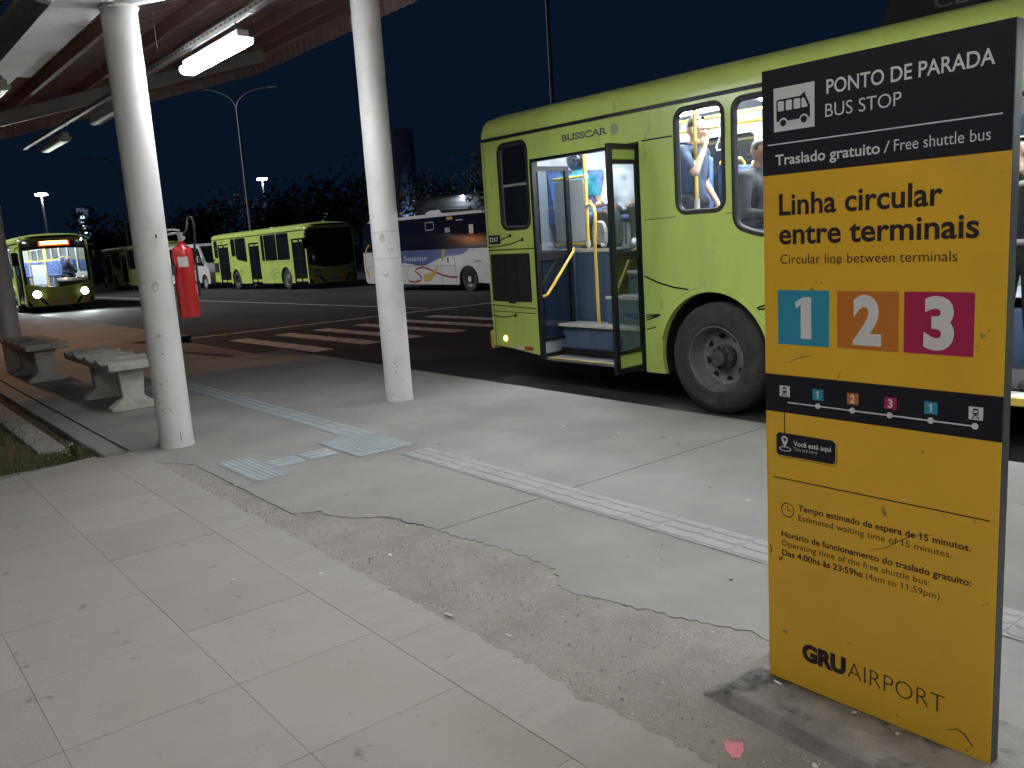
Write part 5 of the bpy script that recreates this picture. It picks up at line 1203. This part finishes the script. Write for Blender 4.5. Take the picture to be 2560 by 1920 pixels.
# ---------------------------------------------------------------- tour coach
pmat('coach_white', (.62, .62, .63), .35, var=.05, coat=.3, spots=(2, .62, .2, (.5, .5, .5)))
pmat('coach_blue', (.03, .07, .25), .35, var=.05, coat=.3)
pmat('coach_navy', (.008, .010, .022), .12, var=.1, spec=.3)
pmat('coach_gold', (.55, .36, .04), .4, var=.05)
pmat('coach_red', (.28, .015, .03), .4, var=.05)
pmat('alloy', (.6, .6, .6), .35, .5, var=.1)
def coach(X, Y, label, L_=9.2, H=2.76, deco=True, white='coach_white', glassm='coach_navy'):
    o = empty('coach', (X, Y, zroad(X + 5, Y + 1))); tag(o, label, 'coach')
    out = [(.22, .26), (7.25 - .60, .25)] + [(7.25 + .56 * math.cos(R(a)), .42 + .50 * math.sin(R(a))) for a in range(190, -11, -10)] + [(L_ - .1, .28), (L_ - .03, .9), (L_ - .14, 1.5), (.04, 1.5), (.03, .9), (.12, .35)]
    out = [(p[0], p[1]) for p in out]
    MB().plate(out, [], side, depth=.05).build('side_panel', white, o)
    gl = rpoly([(.02, 1.505), (L_ - .14, 1.505), (L_ - .40, 2.50), (L_ - .75, 2.66), (.30, 2.66), (.05, 2.45)], .1)
    MB().plate(gl, [], lambda x, z, d: (x, .01 + d + .10 * max(0, z - 1.9), z), depth=.05).build('window_band', glassm, o)
    pr = [(.02, 1.45), (.05, 2.2), (.10, 2.60), (.30, 2.70), (1.25, H), (2.2, 2.70), (2.40, 2.60), (2.45, 2.2), (2.48, .3), (.06, .3)]
    xs_ = [(.06, .98, 0), (.25, 1, 0), (L_ - .7, 1, 0), (L_ - .3, .97, -.06), (L_ - .08, .92, -.2)]
    b = MB(); n = len(pr); b.add([(x, 1.25 + (y - 1.25) * k, z + (dz if z > 2 else 0)) for x, k, dz in xs_ for y, z in pr], [(i * n + j, i * n + (j + 1) % n, (i + 1) * n + (j + 1) % n, (i + 1) * n + j) for i in range(len(xs_) - 1) for j in range(n)] + [tuple(range(n)), tuple(range((len(xs_) - 1) * n, len(xs_) * n))]); b.build('body', 'coach_navy', o)
    MB().prism(rpoly([(4.1, 2.70), (4.2, 2.86), (4.5, 2.92), (5.1, 2.92), (5.3, 2.72)], .05), lambda a, c, d: (a, d, c), .45, 2.0).build('roof_climate_unit', white, o)
    MB().prism([(.4, 2.66), (.6, 2.74), (4.0, 2.78), (8.0, 2.76), (8.3, 2.66)], lambda a, c, d: (a, d, c), .10, .5).build('roof_rim', white, o)
    for cx in (2.15, 7.25):
        w = empty('wheel', (cx, .06, .44)); w.parent = o
        MB().lathe([(.26, .0), (.3, -.01), (.41, -.01), (.44, .03), (.44, .24), (.26, .24)], (0, 0, 0), 'y', 32, caps=False).build('tyre', 'tyre_rubber', w)
        MB().lathe([(.265, .0), (.25, -.008), (.23, .02), (.12, .0), (.10, -.03), (.0, -.03)], (0, 0, 0), 'y', 28, caps=False).build('rim', 'alloy', w)
        for i in range(6):
            a = R(60 * i); MB().lathe([(.035, 0), (.035, -.003)], (.175 * math.cos(a), .006, .175 * math.sin(a)), 'y', 10).build('vent_hole', 'hole', w)
        if cx < 5:
            b = MB(); b.plate([(cx + .53 * math.cos(R(a)), .42 + .50 * math.sin(R(a))) for a in range(0, 181, 10)], [], lambda x, z, d: (x, -.003, z)); b.build('wheel_well', 'hole', o, smooth=False)
    if deco:
        def band(poly, mat, nm='livery', e=-.003): return MB().plate(poly, [], lambda x, z, d: (x, e, z)).build(nm, mat, o, smooth=False)
        wave = [(x, 1.00 + .055 * math.sin(x * 2.3 - 5.2) + (.0 if x < 4.7 else .16 * (x - 4.7))) for x in linsp(1.2, 7.0, 30)]
        wave = [(x, min(z, 1.47)) for x, z in wave]
        band([(.75, 1.495)] + [(.80, 1.3), (.95, 1.1)] + wave + [(7.4, 1.495)], 'coach_blue')
        band([(.62 - .5 * math.sin(t), .75 + .72 * math.cos(t) + .35) for t in linsp(.1, 2.6, 18)] + [(.70 - .5 * math.sin(t), .77 + .66 * math.cos(t) + .35) for t in linsp(2.6, .1, 18)], 'coach_gold')
        band([(.85, 1.2), (1.35, 1.27), (1.38, 1.16), (1.0, 1.12)], 'coach_white', e=-.005)
        def sw(pts, w, mat): strip(pts, w, side, -.004).build('livery', mat, o, smooth=False)
        q = lambda pts: pts
        sw([(3.4, .36), (3.8, .33), (4.2, .40), (4.28, .50), (4.1, .62), (3.85, .74), (4.0, .84), (4.4, .88), (4.8, .82), (5.2, .70), (5.7, .58), (6.2, .52), (6.6, .52)], .035, 'coach_red')
        band([(4.45, .33), (4.42, .60), (4.8, .64), (5.1, .74), (5.45, .96), (5.2, .62), (4.9, .40)], 'coach_gold', e=-.005)
        band([(5.75, 1.495), (5.95, 1.495), (5.75, 1.1), (5.65, 1.1)], 'coach_gold', e=-.005)
        lettering('Sussantur', 3.1, 4.78, 1.12, .20, 'coach_white', o, lambda u, v, n: (u, -.005 - n, v), off=-.005, shear=.25)
        lettering('5104', 7.62, 8.02, 1.02, .085, 'coach_red', o, lambda u, v, n: (u, -.004 - n, v), off=.01)
        for pts in ([(.06, .93), (6.55, .93)], [(3.38, .3), (3.2, .93)], [(5.65, .27), (5.65, .93)], [(6.52, .3), (6.45, 1.45)], [(.35, .3), (.35, .9)]): strip(pts, .006, side, -.006).build('seam', 'bus_black', o, smooth=False)
        rb, inn = ring(rrect(4.72, 2.20, 5.30, 2.50, .06, 4), .03, lambda x, z, d: (x, .03 + d, z)); rb.build('vent_window', 'alloy', o)
        for (x0, z0, x1, z1, m) in ((6.1, 2.52, 6.45, 2.62, 'coach_gold'), (6.0, 2.08, 6.3, 2.25, 'cabin_wall'), (7.45, 2.0, 7.7, 2.3, 'trim_pale'), (6.65, 2.47, 7.05, 2.50, 'alloy'), (6.02, 1.02, 6.12, 1.22, 'bus_rubber'), (6.32, 1.15, 6.42, 1.35, 'badge_grey')):
            MB().box(x0, x1, -.002 + .09 * max(0, z0 - 1.9), .004 + .09 * max(0, z0 - 1.9), z0, z1).build('sticker', m, o)
    b = MB(); b.grid(lambda y, z: (L_ - .02 - .22 * abs((y - 1.25) / 1.25) ** 3 - .10 * max(0, z - 1.2) ** 1.5, y, z), linsp(.02, 2.48, 15), linsp(.28, 1.2, 4)); b.build('front_panel', white, o)
    b = MB(); b.grid(lambda y, z: (L_ - .02 - .22 * abs((y - 1.25) / 1.25) ** 3 - .12 * max(0, z - 1.2) ** 1.5, y, z), linsp(.02, 2.48, 15), linsp(1.2, 2.66, 7)); b.build('windscreen', 'pane_dark', o)
    for y in (.3, 2.2): MB().ball((L_ - .13, y, .72), (.06, .16, .09), 12, 8).build('headlight', 'badge_grey', o)
    return o
coach(-31.55, 17.6, 'white and navy tour coach with blue wave livery and white script lettering')
coach(-66, 22.5, 'dark tour coach parked in the back row behind the green buses', deco=False, white='coach_navy')
# ---------------------------------------------------------------- white minibus
mb = empty('minibus', (-57.6, 18.0, zroad(-54, 19))); tag(mb, 'white minibus parked behind the rear of a green bus', 'minibus')
prf = [(0, .35), (0, 2.3), (.15, 2.62), (.5, 2.72), (5.2, 2.72), (5.7, 2.60), (6.45, 1.55), (6.95, 1.25), (7.1, .95), (7.08, .45), (6.95, .35), (6.72, .35)] + [(6.15 + .52 * math.cos(R(a)), .42 + .5 * math.sin(R(a))) for a in range(0, 181, 15)] + [(2.0, .35)] + [(1.45 + .5 * math.cos(R(a)), .42 + .48 * math.sin(R(a))) for a in range(0, 181, 15)]
MB().plate(prf, [], side, depth=2.2).build('body', 'coach_white', mb); MB().plate(prf, [], lambda x, z, d: (x, 2.2, z)).build('side_panel', 'coach_white', mb)
MB().plate(rpoly([(.2, 1.5), (5.05, 1.5), (5.05, 2.5), (.25, 2.5)], .1), [], lambda x, z, d: (x, -.006, z)).build('window_band', 'pane_dark', mb)
MB().plate(rpoly([(5.15, 1.45), (6.2, 1.38), (5.62, 2.42), (5.15, 2.48)], .08), [], lambda x, z, d: (x, -.006, z)).build('cab_window', 'pane_dark', mb)
b = MB(); b.grid(lambda y, t: (5.74 + .73 * t, y, 2.58 - 1.02 * t), linsp(.08, 2.12, 3), [0.02, .5, .96]); b.v = [(p[0] + .008, p[1], p[2] + .006) for p in b.v]; b.build('windscreen', 'pane_dark', mb)
for x in (1.45, 6.15):
    w = empty('wheel', (x, .04, .40)); w.parent = mb
    MB().lathe([(.24, 0), (.38, -.01), (.40, .03), (.40, .22)], (0, 0, 0), 'y', 28, caps=False).build('tyre', 'tyre_rubber', w); MB().lathe([(.245, 0), (.2, .02), (0, .02)], (0, 0, 0), 'y', 20, caps=False).build('rim', 'badge_grey', w)
for y in (.25, 1.95): MB().ball((7.0, y, .85), (.10, .2, .13), 12, 8).build('headlight', 'badge_grey', mb)
m = MB().tube([(6.1, -.02, 1.55), (6.2, -.2, 1.7)], .025, 6).build('mirror_arm', 'bus_black', mb); MB().box(6.12, 6.26, -.34, -.16, 1.62, 2.0).build('mirror', 'coach_white', m, bevel=.03)
# ---------------------------------------------------------------- far lamps and masts
def px_dir(px, py):
    v = _r3 * (px - 1280) / FPX - _u3 * (py - 960) / FPX + _f2; return v
def px_at(px, py, d):
    """point seen at a photograph pixel at horizontal distance d"""
    v = px_dir(px, py); k = d / math.hypot(v.x, v.y); return Vector((0, 0, 1.6)) + v * k
def mast(px, py, d, label, power):
    p = px_at(px, py, d); o = empty('floodlight_mast', (p.x, p.y, zroad(p.x, p.y))); tag(o, label, 'street lamp'); h = p.z - o.location.z
    MB().lathe([(.14, 0), (.07, h - .1)], (0, 0, 0), n=10).build('pole', 'steel_white', o)
    MB().beam((-.3, -.3, h - .12), (.3, .3, h - .12), .08, .08).build('crossbar', 'pole_grey', o)
    for s in (-1, 0, 1):
        q = MB().box(-.18, .18, -.16, .16, -.07, .07).xf(Matrix.Translation((s * .24, s * .24, h + .02 + .06 * (s == 0))) @ Matrix.Rotation(R(-45), 4, 'Z')).build('lamp_head', 'flood', o)
    l = bpy.data.lights.new('glow', 'SPOT'); l.energy = power; l.color = (.92, .97, 1); l.spot_size = R(168); l.spot_blend = .3; l.shadow_soft_size = .4
    lo = bpy.data.objects.new('glow', l); COL.objects.link(lo); lo.parent = o; lo.location = (0, 0, h - .25)
    return o
mast(103, 487, 92, 'lit white floodlight mast rising behind the arriving bus', 100)
mast(655, 448, 95, 'lit white floodlight mast rising behind the parked green bus', 100)
def unlit(px, py, d, reach, label, double=False, rot=None, r=.075):
    p = px_at(px, py, d); o = street_lamp(p.x, p.y, p.z - zroad(p.x, p.y), reach, R(218) if rot is None else rot, label, double=double, r=r); return o
unlit(586, 222, 54, 1.9, 'tall unlit street lamp with two curved arms behind the green bus', True, R(62), .10)
unlit(290, 392, 66, 1.4, 'unlit street lamp with one curved arm behind the arriving bus', False, R(240))
p = px_at(1381, 258, 24); st = street_lamp(p.x, p.y, 12.5, 1.6, R(-60), 'tall street lamp mast rising behind the bus at the stop', r=.07)
# ---------------------------------------------------------------- far buildings and signs
pmat('tower_paint', (.20, .24, .32), .6, var=.08, vs=.3)
pmat('clad_grey', (.12, .13, .15), .5, var=.08, vs=.5)
emat('uplight', (.55, .72, 1), 60)
def facing(o):
    o.rotation_euler = (0, 0, math.atan2(-o.location.x, o.location.y)); return o
p = px_at(1022, 530, 84); tw = empty('lit_tower', (p.x, p.y, zroad(p.x, p.y))); tag(tw, 'tall slender tower washed in blue light behind bare branches', 'tower'); facing(tw)
b = MB(); b.lathe([(1.0, 0), (1.0, 12.4), (.9, 12.6), (0, 12.62)], (0, 0, 0), n=24, caps=False); b.build('shaft', 'tower_paint', tw)
for k in range(5): MB().lathe([(1.0, 2.4 * k + 1.2), (1.025, 2.4 * k + 1.2), (1.025, 2.4 * k + 1.28), (1.0, 2.4 * k + 1.28)], (0, 0, 0), n=24, caps=False).build('joint_band', 'clad_grey', tw)
ul = MB().box(-.2, .2, -2.7, -2.4, 2.1, 2.3).build('uplight', 'uplight', tw)
l = bpy.data.lights.new('glow', 'SPOT'); l.energy = 900; l.color = (.5, .68, 1); l.spot_size = R(80); l.spot_blend = .6; l.shadow_soft_size = .15
lo = bpy.data.objects.new('glow', l); COL.objects.link(lo); lo.parent = tw; lo.location = (.3, -2.3, 2.4); lo.rotation_euler = (R(152), 0, 0)
p = px_at(1160, 545, 74); sh = empty('service_shed', (p.x, p.y, zroad(p.x, p.y))); tag(sh, 'low shed with ribbed cladding under one bright wall lamp', 'building'); facing(sh)
MB().box(-4, 5, 0, 5, 0, 5.6).build('wall', 'clad_grey', sh); MB().box(-4.3, 5.3, -.5, 5.3, 5.6, 5.75).build('roof', 'dark_steel', sh)
for k in range(14): MB().box(-3.9, 4.9, -.05, -.002, .5 + .36 * k, .68 + .36 * k).build('cladding_rib', 'clad_grey', sh)
hl_ = px_at(1158, 492, 73.3).z - sh.location.z
MB().ball((0, -.55, hl_), (.14, .08, .13), 12, 8).build('wall_lamp', 'flood', sh)
l = bpy.data.lights.new('glow', 'POINT'); l.energy = 45; l.color = (.85, .95, 1); l.shadow_soft_size = .2
lo = bpy.data.objects.new('glow', l); COL.objects.link(lo); lo.parent = sh; lo.location = (0, -.9, hl_ - .1)
# vertical illuminated pylon sign, illegible white marks
p = px_at(212, 572, 100); py = empty('pylon_sign', (p.x, p.y, zroad(p.x, p.y))); tag(py, 'dark vertical pylon sign with glowing white marks beyond the buses', 'sign'); facing(py)
hh = px_at(205, 520, 100).z - py.location.z; emat('sign_glow', (.8, .92, 1), 3.0); pmat('pylon_face', (.10, .12, .16), .5, var=.05, emis=((.1, .14, .22), .25))
MB().box(-.55, .55, -.15, .15, hh - 3.1, hh).build('board', 'pylon_face', py); MB().box(-.12, .12, -.1, .1, 0, hh - 3.1).build('post', 'pole_grey', py)
for k, (w, h_) in enumerate(((.36, .32), (.44, .16), (.34, .2), (.3, .2), (.4, .16))): MB().prism(rpoly([(-w / 2 - .06 + .04 * k, 0), (w / 2 - .06 + .04 * k, .06), (w / 2 - .1 + .04 * k, h_), (-w / 2 + .04 * k, h_ * .8)], .05), lambda a, c, d: (a, -.152 + d, hh - 1.1 - .37 * k + c), 0, -.02).build('glowing_mark', 'sign_glow', py)
# green and yellow lit gantry sign
p = px_at(812, 552, 96); gs = empty('gantry_sign', (p.x, p.y, zroad(p.x, p.y))); tag(gs, 'small green and yellow lit road sign on a gantry beyond the buses', 'sign'); facing(gs)
hh = px_at(812, 528, 96).z - gs.location.z; emat('sign_green', (.05, .45, .32), .9); emat('sign_lime', (.75, .75, .25), .9); pmat('gantry', (.3, .33, .34), .5, var=.1)
MB().box(-.75, .55, -.06, .0, hh - 1.05, hh - .35).build('panel', 'sign_green', gs); MB().prism([(-.75, hh - .34), (.45, hh - .34), (.2, hh - .1), (-.75, hh)], lambda a, c, d: (a, -d, c), 0, .06).build('panel', 'sign_lime', gs)
for k in range(3): MB().box(-.62, .1 + .15 * (k % 2), -.075, -.062, hh - .52 - .22 * k, hh - .45 - .22 * k).build('legend_bar', 'sign_glow', gs)
MB().tube([(-2.0, .1, 0), (-2.0, .1, hh - .7), (3.8, .1, hh - .5), (3.9, .1, 0)], .08, 8).build('gantry_frame', 'gantry', gs)
# ---------------------------------------------------------------- trees along the horizon
pmat('bark', (.06, .048, .038), .9, var=.3, vs=3)
pmat('foliage', (.03, .042, .018), .8, var=.5, vs=.8)
def tree(p, h, w, label, seed, n=900, bare=False):
    rr = random.Random(seed); o = empty('tree', (p[0], p[1], zroad(p[0], p[1]) - .1)); tag(o, label, 'tree', None if bare else 'dark trees along the horizon')
    t = MB(); tips = []
    def limb(a, d, L_, r, lv):
        pts = [a]; dd = d.copy()
        for k in range(4):
            dd = (dd + Vector((rr.uniform(-.25, .25), rr.uniform(-.25, .25), rr.uniform(-.05, .15)))).normalized(); pts.append(pts[-1] + dd * L_ / 4)
        t.tube(pts, [r * (1 - .14 * k) for k in range(5)], 6 if lv < 2 else 4, caps=False)
        tips.append(pts[-1]); tips.append(pts[2])
        if lv < (4 if bare else 2):
            for k in range(3 if lv else 4):
                q = pts[rr.randint(2, 4)]; e = (dd + Vector((rr.uniform(-1, 1), rr.uniform(-1, 1), rr.uniform(-.1, .7)))).normalized(); limb(q, e, L_ * rr.uniform(.5, .72), r * .5, lv + 1)
    limb(Vector((0, 0, 0)), Vector((0, 0, 1)), h * .45, h * .018, 0)
    t.build('trunk', 'bark', o)
    if not bare:
        c = MB()
        for i in range(n):
            q = rr.choice(tips); q = q + Vector((rr.gauss(0, w * .13), rr.gauss(0, w * .13), rr.gauss(.2, h * .07)))
            a = Vector((rr.uniform(-1, 1), rr.uniform(-1, 1), rr.uniform(-1, 1))).normalized(); e = a.cross(Vector((rr.uniform(-1, 1), rr.uniform(-1, 1), rr.uniform(-1, 1)))).normalized(); s = rr.uniform(.12, .30)
            c.add([q - a * s, q + e * s * .6, q + a * s, q - e * s * .6], [(0, 1, 2, 3)])
        c.build('crown', 'foliage', o, smooth=False, recalc=False)
    return o
spots = ((250, 82, 6.5, 'low', 'right of the glowing pylon sign'), (320, 88, 7.5, 'broad', 'behind the rear of the farther green bus'), (395, 80, 6.0, 'low', 'behind the roof of the farther green bus'), (455, 92, 8, 'broad', 'over the white minibus'), (520, 86, 8.5, 'tall', 'over the gap behind the parked green bus'), (575, 96, 9.5, 'tall', 'at the foot of the two armed lamp'),
         (640, 84, 7, 'low', 'under the lit mast behind the parked green bus'), (700, 92, 8.5, 'broad', 'over the middle door of the parked green bus'), (760, 88, 9, 'broad', 'over the front wheel of the parked green bus'), (815, 82, 8.6, 'tall', 'around the green and yellow gantry sign'), (868, 90, 10, 'tall', 'over the windscreen of the parked green bus'), (915, 84, 11, 'tall', 'between the parked green bus and tour coach'),
         (962, 94, 11.5, 'tall', 'just behind the tour coach rear'), (1075, 80, 9.5, 'tall', 'between the blue lit tower and the shed'), (1105, 90, 10, 'tall', 'left of the shed wall lamp'), (1135, 84, 7, 'low', 'at the corner of the ribbed shed'), (1250, 70, 9, 'broad', 'hidden behind the bus at the stop'), (1420, 60, 10, 'tall', 'beside the plain mast behind the bus at the stop'), (-60, 90, 7, 'low', 'beyond the last shelter pillar'), (60, 110, 6, 'low', 'behind the arriving bus'))
for i, (px, d, h, k, w) in enumerate(spots):
    p = px_at(px, 600, d); tree(p, h, h * .8, 'dark %s tree %s' % (k, w), 100 + i)
p = px_at(1028, 600, 76); tree(p, 9.5, 5, 'bare branched tree in front of the blue lit tower', 77, bare=True)
